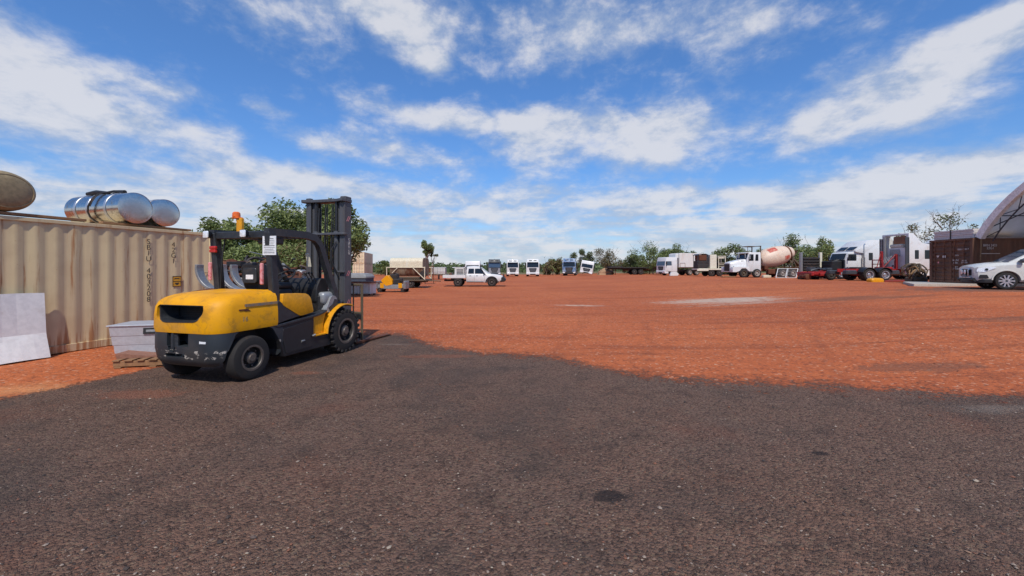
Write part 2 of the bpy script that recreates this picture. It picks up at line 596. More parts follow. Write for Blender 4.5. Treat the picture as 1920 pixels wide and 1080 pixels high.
def cut(o, cutters):
    """carve openings into a part"""
    tmp = []
    for mb in cutters:
        me = mb.bm_out()
        bm = bmesh.new()
        bm.from_mesh(me)
        bmesh.ops.recalc_face_normals(bm, faces=bm.faces)
        bm.to_mesh(me)
        bm.free()
        c = bpy.data.objects.new('tmp', me)
        COL.objects.link(c)
        md = o.modifiers.new('b', 'BOOLEAN')
        md.operation = 'DIFFERENCE'
        md.solver = 'EXACT'
        md.object = c
        c.matrix_world = o.matrix_world.copy()
        if o.parent:
            c.parent = o.parent
        tmp.append(c)
    bpy.context.view_layer.update()
    dg = bpy.context.evaluated_depsgraph_get()
    nm = bpy.data.meshes.new_from_object(o.evaluated_get(dg), depsgraph=dg)
    o.modifiers.clear()
    old = o.data
    nm.name = old.name
    o.data = nm
    nm.set_sharp_from_angle(angle=R(32))
    for c in tmp:
        me = c.data
        bpy.data.objects.remove(c)
        bpy.data.meshes.remove(me)
    return o


def tag(o, label=None, cat=None, group=None, kind=None):
    if label:
        o['label'] = label
    if cat:
        o['category'] = cat
    if group:
        o['group'] = group
    if kind:
        o['kind'] = kind
    return o


def thing(name, label, cat, loc, rz=0.0, group=None):
    e = bpy.data.objects.new(name, None)
    e.empty_display_size = .2
    COL.objects.link(e)
    e.location = loc
    e.rotation_euler = (0, 0, rz)
    return tag(e, label, cat, group)


def copy_tree(o, parent=None):
    c = o.copy()
    COL.objects.link(c)
    if parent is not None:
        c.parent = parent
    for ch in [x for x in bpy.data.objects if x.parent == o]:
        copy_tree(ch, c)
    return c


def text(name, s, size, mat, parent, X, ex=.002, spacing=1.0):
    cu = bpy.data.curves.new(name, 'FONT')
    cu.body = s
    cu.size = size
    cu.extrude = ex
    cu.align_x = 'CENTER'
    cu.align_y = 'CENTER'
    cu.space_line = spacing
    t = bpy.data.objects.new('tmp', cu)
    COL.objects.link(t)
    bpy.context.view_layer.update()
    dg = bpy.context.evaluated_depsgraph_get()
    me = bpy.data.meshes.new_from_object(t.evaluated_get(dg), depsgraph=dg)
    bpy.data.objects.remove(t)
    bpy.data.curves.remove(cu)
    me.transform(X)
    me.materials.clear()
    me.materials.append(M(mat))
    o = bpy.data.objects.new(name, me)
    COL.objects.link(o)
    o.parent = parent
    return o


def face_x(px_, py_, pz_, nrm):
    """matrix that lays text in a vertical plane at a point, its front towards nrm (horizontal unit vector)"""
    n = Vector(nrm).normalized()
    up = Vector((0, 0, 1))
    r = up.cross(n)
    m = Matrix((r, up, n)).transposed().to_4x4()
    m.translation = Vector((px_, py_, pz_))
    return m


def wheel(parent, c, r, w, side, tyre='rubber', rim='rim_dark', n=28, lugs=0, rr=.56, name='wheel', spokes=0, bolts=6):
    """c: hub centre on the wheel's mid plane, side: outward direction along local axis vector"""
    ax = Vector(side)
    c = Vector(c)
    mb = MB()
    o = c - ax * (w / 2)
    ri = r * rr
    prof = [(ri, .02 * w), (r * .78, -.0 * w), (r * .93, .06 * w), (r * .985, .16 * w), (r, .3 * w), (r, .7 * w), (r * .985, .84 * w), (r * .93, .94 * w), (r * .78, w), (ri, .98 * w), (ri * .97, .5 * w)]
    mb.lathe(prof, o, ax, n, closed=True)
    if lugs:
        s = ax.cross(Vector((0, 0, 1))).normalized()
        for k in range(lugs):
            for h in (0, 1):
                a = 2 * math.pi * (k + .5 * h) / lugs
                d = s * math.cos(a) + Vector((0, 0, 1)) * math.sin(a)
                tdir = -s * math.sin(a) + Vector((0, 0, 1)) * math.cos(a)
                Xm = Matrix((ax, tdir, d)).transposed().to_4x4()
                Xm.translation = c + d * (r + .002) + ax * (w * (.26 if h else -.26))
                mb.box((0, 0, -.012), (w * .46, 2 * math.pi * r / lugs * .52, .055), 0, .008, X=Xm)
    t = mb.build(name, tyre, parent)
    rb = MB()
    f = c + ax * (w / 2)
    rb.lathe([(ri * 1.04, -.02 * w), (ri * 1.06, .0), (ri * .90, .0), (ri * .86, -.06 * w)], f, ax, n, caps=False)
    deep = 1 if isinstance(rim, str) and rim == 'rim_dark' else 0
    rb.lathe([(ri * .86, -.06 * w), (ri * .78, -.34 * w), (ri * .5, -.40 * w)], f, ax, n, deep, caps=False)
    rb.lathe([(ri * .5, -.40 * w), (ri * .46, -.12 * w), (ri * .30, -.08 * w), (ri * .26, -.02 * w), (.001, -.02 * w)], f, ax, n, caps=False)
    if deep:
        rim = [rim, 'rim_recess_shade']
    s = ax.cross(Vector((0, 0, 1))).normalized()
    for k in range(bolts):
        a = 2 * math.pi * k / bolts + .3
        d = s * math.cos(a) + Vector((0, 0, 1)) * math.sin(a)
        rb.tube([f + d * ri * .68 - ax * .38 * w, f + d * ri * .68 - ax * .22 * w], ri * .075, 6)
    for k in range(spokes):
        a = 2 * math.pi * k / spokes
        d = s * math.cos(a) + Vector((0, 0, 1)) * math.sin(a)
        tdir = ax.cross(d)
        Xm = Matrix((d, tdir, ax)).transposed().to_4x4()
        Xm.translation = f + d * ri * .58 - ax * .05 * w
        rb.box((0, 0, 0), (ri * .84, ri * .22, .03), 1, .006, X=Xm)
    rb.build('rim', rim, t)
    return t


def rounded(poly, rad, seg=4):
    """round the corners of a 2D polygon; rad: one number or one per corner"""
    out = []
    n = len(poly)
    for i in range(n):
        r = rad[i] if isinstance(rad, (list, tuple)) else rad
        p = Vector(poly[i])
        a = Vector(poly[i - 1]) - p
        b = Vector(poly[(i + 1) % n]) - p
        if r <= 0:
            out.append(tuple(p))
            continue
        k = min(r, a.length * .48, b.length * .48)
        p0 = p + a.normalized() * k
        p1 = p + b.normalized() * k
        for j in range(seg + 1):
            t = j / seg
            q = p0 * (1 - t) ** 2 + p * 2 * t * (1 - t) + p1 * t * t
            out.append((q.x, q.y))
    return out


# ------------------------------------------------------------------ ground
EDGE = [(-14, 0.4), (-10, 2.3), (-8, 4.0), (-6.4, 5.15), (-6.1, 6.0), (-5.9, 6.9), (-5.0, 9.0), (-4.0, 10.25), (-3.2, 10.3), (-2.7, 10.3), (-2.05, 9.3), (-1.2, 8.35), (0, 7.85),
        (.88, 7.5), (1.41, 6.85), (1.96, 6.35), (2.83, 6.05), (4.1, 5.85), (5.2, 5.45), (6.4, 5.1), (8, 4.8), (14, 3.6)]


def edge_y(x):
    if x <= EDGE[0][0]:
        return EDGE[0][1]
    for (a, b), (c, d) in zip(EDGE, EDGE[1:]):
        if x <= c:
            return b + (d - b) * (x - a) / (c - a)
    return EDGE[-1][1]


def ground_material():
    m, t, b = new_mat('yard_ground')
    c = nd(t, 'ShaderNodeTexCoord').outputs['Object']
    sp = nd(t, 'ShaderNodeSeparateXYZ')
    t.links.new(c, sp.inputs[0])
    x, y, z = sp.outputs
    fl = nd(t, 'ShaderNodeCombineXYZ')
    t.links.new(x, fl.inputs[0])
    t.links.new(y, fl.inputs[1])
    c = fl.outputs[0]
    # border between dark road base and red dirt
    fc = nd(t, 'ShaderNodeFloatCurve')
    cv = fc.mapping.curves[0]
    pts = [((ex + 14) / 28.0, ey / 12.0) for ex, ey in EDGE]
    cv.points[0].location = pts[0]
    cv.points[1].location = pts[-1]
    for p in pts[1:-1]:
        cv.points.new(*p)
    for p in cv.points:
        p.handle_type = 'VECTOR'
    fc.mapping.update()
    t.links.new(mth(t, 'MULTIPLY_ADD', x, 1 / 28.0, .5, clamp=True), fc.inputs['Value'])
    yb = mth(t, 'MULTIPLY', fc.outputs[0], 12.0)
    nlow = noise(t, c, .55, 5, .6)
    nmid = noise(t, c, 2.3, 6, .65)
    nfine = noise(t, c, 13, 5, .7)
    nbrk = noise(t, c, 4.2, 7, .72, .3)
    d = mth(t, 'SUBTRACT', y, yb)
    d = mth(t, 'ADD', d, mth(t, 'ADD', mth(t, 'MULTIPLY_ADD', nmid, 1.7, -.85), mth(t, 'MULTIPLY_ADD', nfine, .9, -.45)))
    vb = nd(t, 'ShaderNodeTexVoronoi')
    vb.inputs['Scale'].default_value = 26
    t.links.new(c, vb.inputs['Vector'])
    svb = nd(t, 'ShaderNodeSeparateColor')
    t.links.new(vb.outputs['Color'], svb.inputs[0])
    d = mth(t, 'ADD', d, mth(t, 'MULTIPLY_ADD', svb.outputs[0], .55, -.275))
    red = mrange(t, d, -.22, .22)
    # --- colours of the red dirt
    st = nd(t, 'ShaderNodeMapping')
    st.inputs['Scale'].default_value = (.16, 1.3, 1)
    st.inputs['Rotation'].default_value = (0, 0, R(8))
    t.links.new(c, st.inputs[0])
    streak = noise(t, st.outputs[0], 1.2, 7, .65, .6)
    big = noise(t, c, .11, 5, .6)
    rc = mixc(t, mrange(t, big, .32, .68), lin(176, 90, 50, .92), lin(196, 108, 62, .92))
    rc = mixc(t, mth(t, 'MULTIPLY', mrange(t, streak, .50, .66), .62), rc, lin(140, 74, 44, .9))
    rc = mixc(t, mth(t, 'MULTIPLY', mrange(t, streak, .45, .28), .4), rc, lin(206, 130, 78, .92))
    rc = mixc(t, mth(t, 'MULTIPLY', mrange(t, nfine, .54, .70), .5), rc, lin(118, 66, 42, .9))
    vr = nd(t, 'ShaderNodeTexVoronoi')
    vr.inputs['Scale'].default_value = 26
    t.links.new(c, vr.inputs['Vector'])
    sv = nd(t, 'ShaderNodeSeparateColor')
    t.links.new(vr.outputs['Color'], sv.inputs[0])
    rc = mixc(t, mth(t, 'MULTIPLY', mrange(t, sv.outputs[0], .70, .95, smooth=False), .62), rc, lin(112, 58, 42, .9))
    rc = mixc(t, mth(t, 'MULTIPLY', mrange(t, sv.outputs[1], .93, .98), .55), rc, lin(214, 170, 140, .9))

    def patch(px_, py_, rx, ry, n_=None, amp=.5):
        q = nd(t, 'ShaderNodeMapping', vector_type='TEXTURE')
        q.inputs['Location'].default_value = (px_, py_, 0)
        q.inputs['Scale'].default_value = (rx, ry, 1)
        t.links.new(c, q.inputs[0])
        ln = nd(t, 'ShaderNodeVectorMath', operation='LENGTH')
        t.links.new(q.outputs[0], ln.inputs[0])
        v = mth(t, 'SUBTRACT', 1.0, ln.outputs['Value'])
        return mth(t, 'ADD', v, mth(t, 'ADD', mth(t, 'MULTIPLY_ADD', n_ if n_ is not None else nmid, amp * 2.4, -amp * 1.2), mth(t, 'MULTIPLY_ADD', nbrk, 1.6, -.8)))
    pale = mrange(t, mth(t, 'MAXIMUM', patch(9.8, 18.6, 4.2, 2.2, streak, .9), patch(3.0, 18.4, 1.6, .6, streak, 1.0)), .1, .8)
    rc = mixc(t, mth(t, 'MULTIPLY', pale, .85), rc, lin(196, 172, 152, .9))
    clump = noise(t, c, 5.5, 6, .68, .5)
    rc = mixc(t, mth(t, 'MULTIPLY', mrange(t, clump, .52, .66), .42), rc, lin(120, 70, 46, .9))
    # dark worn strip in front of the slab
    strip = mrange(t, patch(26, 19.6, 8.5, 3.0, nmid, .45), .05, .35)
    rc = mixc(t, mth(t, 'MULTIPLY', strip, .8), rc, lin(104, 82, 70, .9))
    dk2 = mrange(t, mth(t, 'MAXIMUM', patch(14.5, 17.0, 3.4, 1.0, streak, .9), mth(t, 'MAXIMUM', patch(6.6, 6.6, 1.3, .45, nmid, .8), patch(13.5, 10.5, 2.2, .7, streak, .9))), .1, .5)
    rc = mixc(t, mth(t, 'MULTIPLY', dk2, .55), rc, lin(112, 78, 60, .9))
    # pale edge of sand by the container
    sand = mrange(t, patch(-6.6, 5.6, 1.1, .55, nmid, .5), .1, .9)
    rc = mixc(t, mth(t, 'MULTIPLY', sand, .6), rc, lin(204, 140, 92, .92))
    # tyre tracks: pairs of wide arcs worn into the dirt
    def track(cx_, cy_, rad_, w_=.16):
        sb = nd(t, 'ShaderNodeVectorMath', operation='SUBTRACT')
        t.links.new(c, sb.inputs[0])
        sb.inputs[1].default_value = (cx_, cy_, 0)
        ln = nd(t, 'ShaderNodeVectorMath', operation='LENGTH')
        t.links.new(sb.outputs[0], ln.inputs[0])
        e = mth(t, 'ABSOLUTE', mth(t, 'ADD', mth(t, 'SUBTRACT', ln.outputs['Value'], rad_), mth(t, 'MULTIPLY_ADD', nlow, .8, -.4)))
        return mrange(t, e, w_, w_ * .25)
    tr_ = None
    for (cx_, cy_, rad_) in ((-2, 60, 44), (-2, 60, 45.8), (10, 40, 22.5), (10, 40, 24.2), (30, -6, 26), (30, -6, 27.8), (22, 70, 58), (22, 70, 59.8), (-30, 20, 33), (-30, 20, 34.8), (60, 8, 50), (60, 8, 51.8)):
        v_ = track(cx_, cy_, rad_)
        tr_ = v_ if tr_ is None else mth(t, 'MAXIMUM', tr_, v_)
    tr_ = mth(t, 'MULTIPLY', tr_, mrange(t, nmid, .35, .6))
    rc = mixc(t, mth(t, 'MULTIPLY', tr_, .3), rc, lin(132, 72, 46, .9))
    farf = mrange(t, mth(t, 'ADD', y, mth(t, 'MULTIPLY', big, 30.0)), 112, 140)
    rc = mixc(t, farf, rc, lin(120, 110, 72, .8))
    # --- colours of the dark road base
    v1 = nd(t, 'ShaderNodeTexVoronoi')
    v1.inputs['Scale'].default_value = 48
    t.links.new(c, v1.inputs['Vector'])
    v2 = nd(t, 'ShaderNodeTexVoronoi')
    v2.inputs['Scale'].default_value = 130
    t.links.new(c, v2.inputs['Vector'])
    s1 = nd(t, 'ShaderNodeSeparateColor')
    t.links.new(v1.outputs['Color'], s1.inputs[0])
    s2 = nd(t, 'ShaderNodeSeparateColor')
    t.links.new(v2.outputs['Color'], s2.inputs[0])
    gc = mixc(t, mrange(t, nlow, .3, .7), lin(118, 88, 72, .98), lin(110, 88, 76, .98))
    gc = mixc(t, mrange(t, s1.outputs[0], .2, 1.0, smooth=False), gc, lin(52, 39, 33, .95))
    gc = mixc(t, mth(t, 'MULTIPLY', s2.outputs[1], .45), gc, lin(136, 102, 84, .95))
    gc = mixc(t, mth(t, 'MULTIPLY', mrange(t, s1.outputs[1], .84, .97), .5), gc, lin(140, 118, 96, .9))
    gc = mixc(t, mth(t, 'MULTIPLY', mrange(t, s2.outputs[2], .95, .99), .4), gc, lin(166, 144, 120, .9))
    gc = mixc(t, mth(t, 'MULTIPLY', mrange(t, nmid, .48, .68), .38), gc, lin(56, 46, 40, .9))
    gc = mixc(t, mth(t, 'MULTIPLY', mrange(t, noise(t, c, .32, 6, .65, .5), .46, .62), .45), gc, lin(66, 60, 56, .9))
    gc = mixc(t, mth(t, 'MULTIPLY', mrange(t, nbrk, .56, .72), .35), gc, lin(124, 98, 78, .9))
    redn = noise(t, c, .75, 4, .55)
    gc = mixc(t, mth(t, 'MULTIPLY', mrange(t, redn, .54, .76), .28), gc, lin(140, 82, 60, .9))
    oil = mrange(t, mth(t, 'MAXIMUM', patch(.70, 2.98, .16, .10, nfine, .35), patch(2.75, 3.68, .10, .06, nfine, .3)), .15, .45)
    gc = mixc(t, mth(t, 'MULTIPLY', oil, .8), gc, lin(40, 33, 32, .9))
    duty = mrange(t, mth(t, 'MAXIMUM', patch(-4.9, 5.4, .8, .3, nfine, .5), mth(t, 'MAXIMUM', patch(-3.25, 6.5, .3, .16, nfine, .4), patch(-1.3, 7.75, 1.0, .2, nmid, .6))), .15, .5)
    gc = mixc(t, mth(t, 'MULTIPLY', duty, .38), gc, lin(160, 96, 70, .9))
    chalk = mrange(t, mth(t, 'MAXIMUM', patch(-2.55, 8.95, .55, .16, nfine, .6), patch(5.6, 4.75, .9, .25, nmid, .6)), .2, .9)
    gc = mixc(t, mth(t, 'MULTIPLY', chalk, .25), gc, lin(172, 158, 144, .9))
    col = mixc(t, red, gc, rc)
    t.links.new(col, b.inputs['Base Color'])
    b.inputs['Roughness'].default_value = .9
    b.inputs['Specular IOR Level'].default_value = .25
    h1 = mth(t, 'MULTIPLY', v1.outputs['Distance'], -1.0)
    h2 = mth(t, 'MULTIPLY', v2.outputs['Distance'], -.5)
    hg = mth(t, 'ADD', mth(t, 'ADD', h1, h2), mth(t, 'MULTIPLY', nfine, .8))
    hr = mth(t, 'ADD', mth(t, 'MULTIPLY', nfine, 1.3), mth(t, 'ADD', mth(t, 'MULTIPLY', vr.outputs['Distance'], -.5), mth(t, 'MULTIPLY', streak, 2.5)))
    hm = nd(t, 'ShaderNodeMix')
    t.links.new(red, hm.inputs[0])
    t.links.new(hg, hm.inputs[2])
    t.links.new(hr, hm.inputs[3])
    bp = nd(t, 'ShaderNodeBump')
    bp.inputs['Strength'].default_value = .9
    bp.inputs['Distance'].default_value = .02
    t.links.new(hm.outputs[0], bp.inputs['Height'])
    t.links.new(bp.outputs[0], b.inputs['Normal'])
    MATS['yard_ground'] = m


ground_material()


def axis_steps(lo, hi, near, step):
    out = []
    v = lo
    while v < hi:
        out.append(v)
        v += max(step, (abs(v) - near) * .14) if abs(v) > near else step
    out.append(hi)
    return out


def build_ground():
    xs = axis_steps(-2400, 2400, 26, .5)
    ys = axis_steps(-260, 4200, 30, .5)
    vs, fs = [], []
    for y in ys:
        for x in xs:
            z = G(x, y)
            r = math.hypot(x, y)
            if r < 60:
                k = ss((y - edge_y(x)) / 2.0)
                z += k * .035 * mnoise.noise((x * .35, y * .6, 3)) + .012 * mnoise.noise((x * 1.1, y * 1.1, 9)) * ss((60 - r) / 30)
            vs.append((x, y, z))
    nx = len(xs)
    for j in range(len(ys) - 1):
        for i in range(nx - 1):
            fs.append((j * nx + i, j * nx + i + 1, (j + 1) * nx + i + 1, (j + 1) * nx + i))
    mb = MB()
    mb.add(vs, fs)
    o = mb.build('ground', 'yard_ground', None, 80)
    o['kind'] = 'structure'


build_ground()


def stone_mat():
    m, t, b = new_mat('loose_stone')
    at = nd(t, 'ShaderNodeAttribute', attribute_name='tone')
    t.links.new(at.outputs['Color'], b.inputs['Base Color'])
    b.inputs['Roughness'].default_value = .85
    MATS['loose_stone'] = m


stone_mat()


def build_stones():
    rnd = random.Random(5)
    V = [(0, 0, 1), (.9, 0, .15), (.25, .85, .1), (-.75, .5, .2), (-.7, -.55, .05), (.3, -.85, .2), (0, 0, -.6)]
    F = [(0, 1, 2), (0, 2, 3), (0, 3, 4), (0, 4, 5), (0, 5, 1), (6, 2, 1), (6, 3, 2), (6, 4, 3), (6, 5, 4), (6, 1, 5)]
    vs, fs, cols = [], [], []
    dark = [lin(70, 58, 52), lin(96, 80, 72), lin(120, 96, 82), lin(58, 50, 48), lin(150, 132, 118), lin(128, 84, 64), lin(84, 66, 58)]
    light = [lin(164, 148, 130), lin(176, 160, 140), lin(150, 118, 96)]
    redc = [lin(170, 92, 62), lin(140, 74, 52), lin(196, 130, 96), lin(120, 70, 54), lin(206, 176, 150)]
    n = 0
    while n < 15000:
        y = 1.9 + 9.5 * rnd.random() ** 1.7
        x = rnd.uniform(-1.35, 1.35) * y
        d = y - edge_y(x)
        if d > 0 and rnd.random() < .8:
            continue
        if d > 1.2 and x < -3.5 and y > 6:
            continue
        s = .0035 + .007 * rnd.random() ** 2 + (.009 if rnd.random() < .025 else 0)
        c = rnd.choice(redc) if d > 0 else (rnd.choice(light) if rnd.random() < .05 else rnd.choice(dark))
        c = tuple(k * .85 for k in c[:3]) + (1,)
        a = rnd.uniform(0, 6.28)
        ca, sa = math.cos(a), math.sin(a)
        sx, sy, sz = s * rnd.uniform(.7, 1.5), s * rnd.uniform(.6, 1.1), s * rnd.uniform(.4, .9)
        o = len(vs)
        z0 = G(x, y) + .012 * mnoise.noise((x * 1.1, y * 1.1, 9)) + sz * .25
        if d > 0:
            z0 += ss(d / 2) * .035 * mnoise.noise((x * .35, y * .6, 3))
        for p in V:
            px_, py_ = p[0] * sx * rnd.uniform(.8, 1.2), p[1] * sy * rnd.uniform(.8, 1.2)
            vs.append((x + px_ * ca - py_ * sa, y + px_ * sa + py_ * ca, z0 + p[2] * sz))
            cols += c
        fs += [tuple(i + o for i in f) for f in F]
        n += 1
    me = bpy.data.meshes.new('loose_gravel')
    me.from_pydata(vs, [], fs)
    at = me.color_attributes.new('tone', 'FLOAT_COLOR', 'POINT')
    at.data.foreach_set('color', cols)
    me.materials.append(M('loose_stone'))
    o = bpy.data.objects.new('loose_gravel', me)
    COL.objects.link(o)
    tag(o, 'scattered small stones lying on the dark road base in the foreground', 'gravel', kind='stuff')


build_stones()


# ------------------------------------------------------------------ forklift
def build_forklift():
    # local frame: x to its right, y forward, z up; origin under the rear axle
    root = thing('forklift', 'big yellow and dark grey diesel forklift with a tall grey mast and scraped rear counterweight', 'forklift', (-4.515, 6.29, 0), -R(15.5))

    def part(n, mb, m, p=root, ang=32):
        return mb.build(n, m, p, ang)

    def plan(hw, y0, y1, rc, n=7):
        """outline with rounded rear corners"""
        pts = [(hw, y1)]
        pts += [(hw - rc + rc * math.cos(a), y0 + rc - rc * math.sin(a)) for a in [math.pi / 2 * k / n for k in range(n + 1)]]
        pts += [(-(hw - rc) - rc * math.sin(a), y0 + rc - rc * math.cos(a)) for a in [math.pi / 2 * k / n for k in range(n + 1)]]
        pts += [(-hw, y1)]
        return pts

    # --- lower counterweight (dark, scraped)
    mb = MB()
    lv = [(.245, .10, .14), (.29, .04, .06), (.36, .015, .02), (.50, 0, 0), (.66, 0, 0), (.735, .004, .004)]
    mb.loft([[(x, y, z) for x, y in plan(.665 - i, -.52 + j, .60, .24)] for z, i, j in lv])
    cw = part('counterweight', mb, 'scraped_casting')
    cuts = []
    c = MB()
    for s in (1, -1):
        c.prism([(-.40, .20), (.58, .20), (.58, .42), (.40, .70), (.24, .785), (-.10, .785), (-.24, .70), (-.36, .46)], 'x', s * .28, s * .9)
    cuts.append(c)
    c = MB()
    c.box((-.06, -.52, .655), (.40, .34, .21))            # towing recess
    cuts.append(c)
    c = MB()
    c.box((-.12, -.50, .42), (.36, .2, .05))
    c.tube([(-.17, -.7, .53), (-.17, -.25, .53)], .07, 12)
    cuts.append(c)
    cut(cw, cuts)
    mb = MB()
    mb.box((-.17, -.47, .62), (.13, .06, .22), 0, .02)
    mb.tube([(-.17, -.50, .73), (-.17, -.50, .50)], .022, 8)
    part('towing_pin', mb, 'dark_grey_paint', cw)
    mb = MB()
    mb.prism(rounded([(.13, .0), (.24, .0), (.24, .03), (.13, .03)], .008, 2), 'y', -.003, .004)
    o = part('plate', mb, 'paper', cw)
    o.location = (.22, -.519, .605)
    mb = MB()
    mb.box((.355, -.5185, .62), (.02, .006, .035))
    part('sticker', mb, 'paper', cw)

    # --- yellow engine hood / upper counterweight
    mb = MB()
    lv = [(.738, .0, .0), (.80, -.012, -.012), (.98, -.008, -.01), (1.10, .005, .0), (1.175, .02, .035), (1.225, .05, .10), (1.262, .10, .19), (1.28, .17, .30)]
    rings = []
    for z, i, j in lv:
        ring = []
        for x, y in plan(.665 - i, -.52 + j, .49, .25):
            zz_ = z + (.028 * ss((y + .2) / .6) if z > 1.1 else 0)
            ring.append((x, y, zz_))
        rings.append(ring)
    mb.loft(rings)
    hood = part('engine_hood', mb, 'chipped_yellow', root, 28)
    gp = rounded([(-.45, 1.13), (.42, 1.13), (.42, 1.02), (.30, .90), (-.30, .885), (-.45, .93)], [.05, .06, .05, .09, .10, .06], 5)
    c = MB()
    c.prism(gp, 'y', -.75, -.22)
    cut(hood, [c])
    # recessed grille: dark tray with a bright lower lip and radiator slats
    mb = MB()
    ga = rounded([(-.45, 1.13), (.42, 1.13), (.42, 1.02), (.30, .90), (-.30, .885), (-.45, .93)], [.05, .06, .05, .09, .10, .06], 5)
    cxg, czg = -.01, 1.01
    n = len(ga)

    def rg(k, y, bow=0.0):
        return [(cxg + (u - cxg) * k, y + bow * max(0, abs(u) - .28) ** 2 * 4, czg + (v - czg) * k) for u, v in ga]
    mb.loft([rg(1.0, -.505, .45), rg(1.02, -.538, .45), rg(.945, -.538, .45), rg(.93, -.50, .45), rg(.87, -.26)], 0, caps=False)
    fr = part('grille_frame', mb, 'dark_grey_paint', hood)
    mb = MB()
    mb.loft([rg(.90, -.25), rg(.90, -.235)], 0)
    for k in range(7):
        mb.box((-.01, -.262, .91 + k * .034), (.66, .012, .012), 0)
    part('radiator_grille', mb, 'black_plastic', fr)
    # faded decal band and marks on the right side
    mb = MB()
    mb.box((.672, .19, 1.105), (.004, .58, .042))
    part('decal_stripe', mb, 'stripe_grey', hood)
    text('decal_number', '16', .10, 'tank_dull', hood, face_x(.676, -.10, .905, (1, -.03, 0)), .001)
    mb = MB()
    mb.box((.674, -.12, 1.045), (.003, .16, .02))
    mb.box((.674, -.06, 1.028), (.003, .09, .014))
    part('paint_chip', mb, 'rusty_steel', hood)

    # --- dark side frames
    for s in (1, -1):
        mb = MB()
        poly = [(.62, .205), (2.0, .205), (2.0, .42), (1.72, .44), (1.30, .47), (1.30, .79), (1.22, .82), (.50, .735), (.42, .70), (.50, .60)]
        mb.prism(poly, 'x', s * .30, s * .655, 0, .012)
        f = part('side_frame', mb, 'frame_black')
        mb = MB()
        mb.prism(rounded([(.66, .25), (1.22, .27), (1.23, .735), (.60, .665), (.58, .55)], .03, 3), 'x', s * .654, s * .668, 0, .004)
        sp_ = part('side_panel', mb, 'frame_black', f)
        mb = MB()
        mb.tube([(s * .67, .98, .40), (s * .67, 1.06, .405)], [.022, .012], 6)
        part('latch', mb, 'frame_galv', f)
        mb = MB()
        mb.tube([(s * .67, 1.24, .45), (s * .69, 1.29, .47)], .018, 6)
        part('latch', mb, 'frame_galv', f)
        # dark skirt behind the pillar
        mb = MB()
        mb.prism([(.40, .74), (1.42, .835), (1.62, .88), (1.62, .84), (1.42, .79), (.50, .70)], 'x', s * .50, s * .672, 0, .01)
        mb.prism([(.44, .75), (.66, .79), (1.00, .84), (.62, 1.06), (.50, 1.15)], 'x', s * .55, s * .668, 0, .01)
        part('sill', mb, 'dark_grey_paint', f)
        # yellow tank cover beside the seat
        mb = MB()
        mb.prism(rounded([(.60, 1.235), (1.10, 1.215), (1.20, 1.14), (1.27, .875), (.96, .835), (.57, 1.06)], [.02, .10, .08, .04, .05, .06], 4), 'x', s * .28, s * .675, 0, .022, seg=2)
        part('tank_cover', mb, 'yellow_side')
        # step and mudguard of the front wheel
        mb = MB()
        pts = []
        for k in range(11):
            a = R(178 - k * 11.2)
            pts.append((2.10 + .535 * math.cos(a), .42 + .535 * math.sin(a)))
        inner = [(2.10 + (u - 2.10) * .955, .42 + (v - .42) * .955) for u, v in pts]
        mb.prism(pts + inner[::-1], 'x', s * .40, s * .72, 0, .006)
        mb.prism([(1.31, .46), (1.555, .44), (1.565, .62), (1.62, .80), (1.70, .845), (1.33, .80), (1.31, .76)], 'x', s * .42, s * .63, 0, .008)
        mb.box((s * .60, 1.44, .445), (.16, .27, .03), 0, .006)
        part('mudguard', mb, 'yellow_side')
        mb = MB()
        mb.box((s * .58, 1.46, .30), (.10, .34, .20), 0, .02)
        part('step', mb, 'frame_black')

    # --- floor, tunnel, dash
    mb = MB()
    mb.box((0, 1.42, .80), (1.0, .75, .06), 0, .01)
    mb.box((0, 1.72, .98), (1.05, .22, .40), 0, .06)
    mb.box((0, .84, 1.05), (.60, .75, .46), 0, .04)
    part('cab_floor', mb, 'black_plastic')
    mb = MB()
    mb.prism(rounded([(1.58, 1.0), (1.90, 1.0), (1.88, 1.45), (1.70, 1.47), (1.60, 1.30)], .06, 3), 'x', -.45, .45, 0, .03)
    part('dashboard', mb, 'black_plastic')
    mb = MB()
    mb.box((.44, 1.79, 1.08), (.28, .30, .24), 0, .07, seg=3)
    mb.prism(rounded([(1.62, .82), (1.92, .82), (1.96, 1.10), (1.80, 1.14)], .08, 4), 'x', .28, .62, 0, .03)
    part('front_cowl', mb, 'silver_paint')
    mb = MB()
    ctr = Vector((-.03, 1.33, 1.50))
    nrm = Vector((0, -.55, .84)).normalized()
    s1 = Vector((1, 0, 0))
    u1 = nrm.cross(s1)
    ring = [ctr + (s1 * math.cos(a) + u1 * math.sin(a)) * .185 for a in [2 * math.pi * k / 24 for k in range(25)]]
    mb.tube(ring, .016, 8)
    for k in range(3):
        a = 2 * math.pi * k / 3 + .5
        mb.tube([ctr, ctr + (s1 * math.cos(a) + u1 * math.sin(a)) * .18], .013, 6)
    mb.tube([ctr + nrm * .02, ctr - nrm * .1], .045, 10)
    mb.tube([ctr - nrm * .08, (0, 1.62, 1.10)], .035, 8)
    part('steering_wheel', mb, 'black_plastic')
    mb = MB()
    for k in range(3):
        mb.tube([(.30 + .07 * k, 1.60, 1.40), (.29 + .07 * k, 1.50, 1.56)], .008, 6)
        mb.lathe([(.004, -.02), (.022, -.01), (.024, .01), (.006, .025)], (.29 + .07 * k, 1.50, 1.56), (0, -.5, .8), 10)
    part('lever', mb, 'black_plastic')

    # --- seat
    mb = MB()
    mb.box((0, .98, 1.34), (.50, .52, .12), 0, .05, seg=3)
    seat = part('seat', mb, 'black_plastic')
    mb = MB()
    rings = []
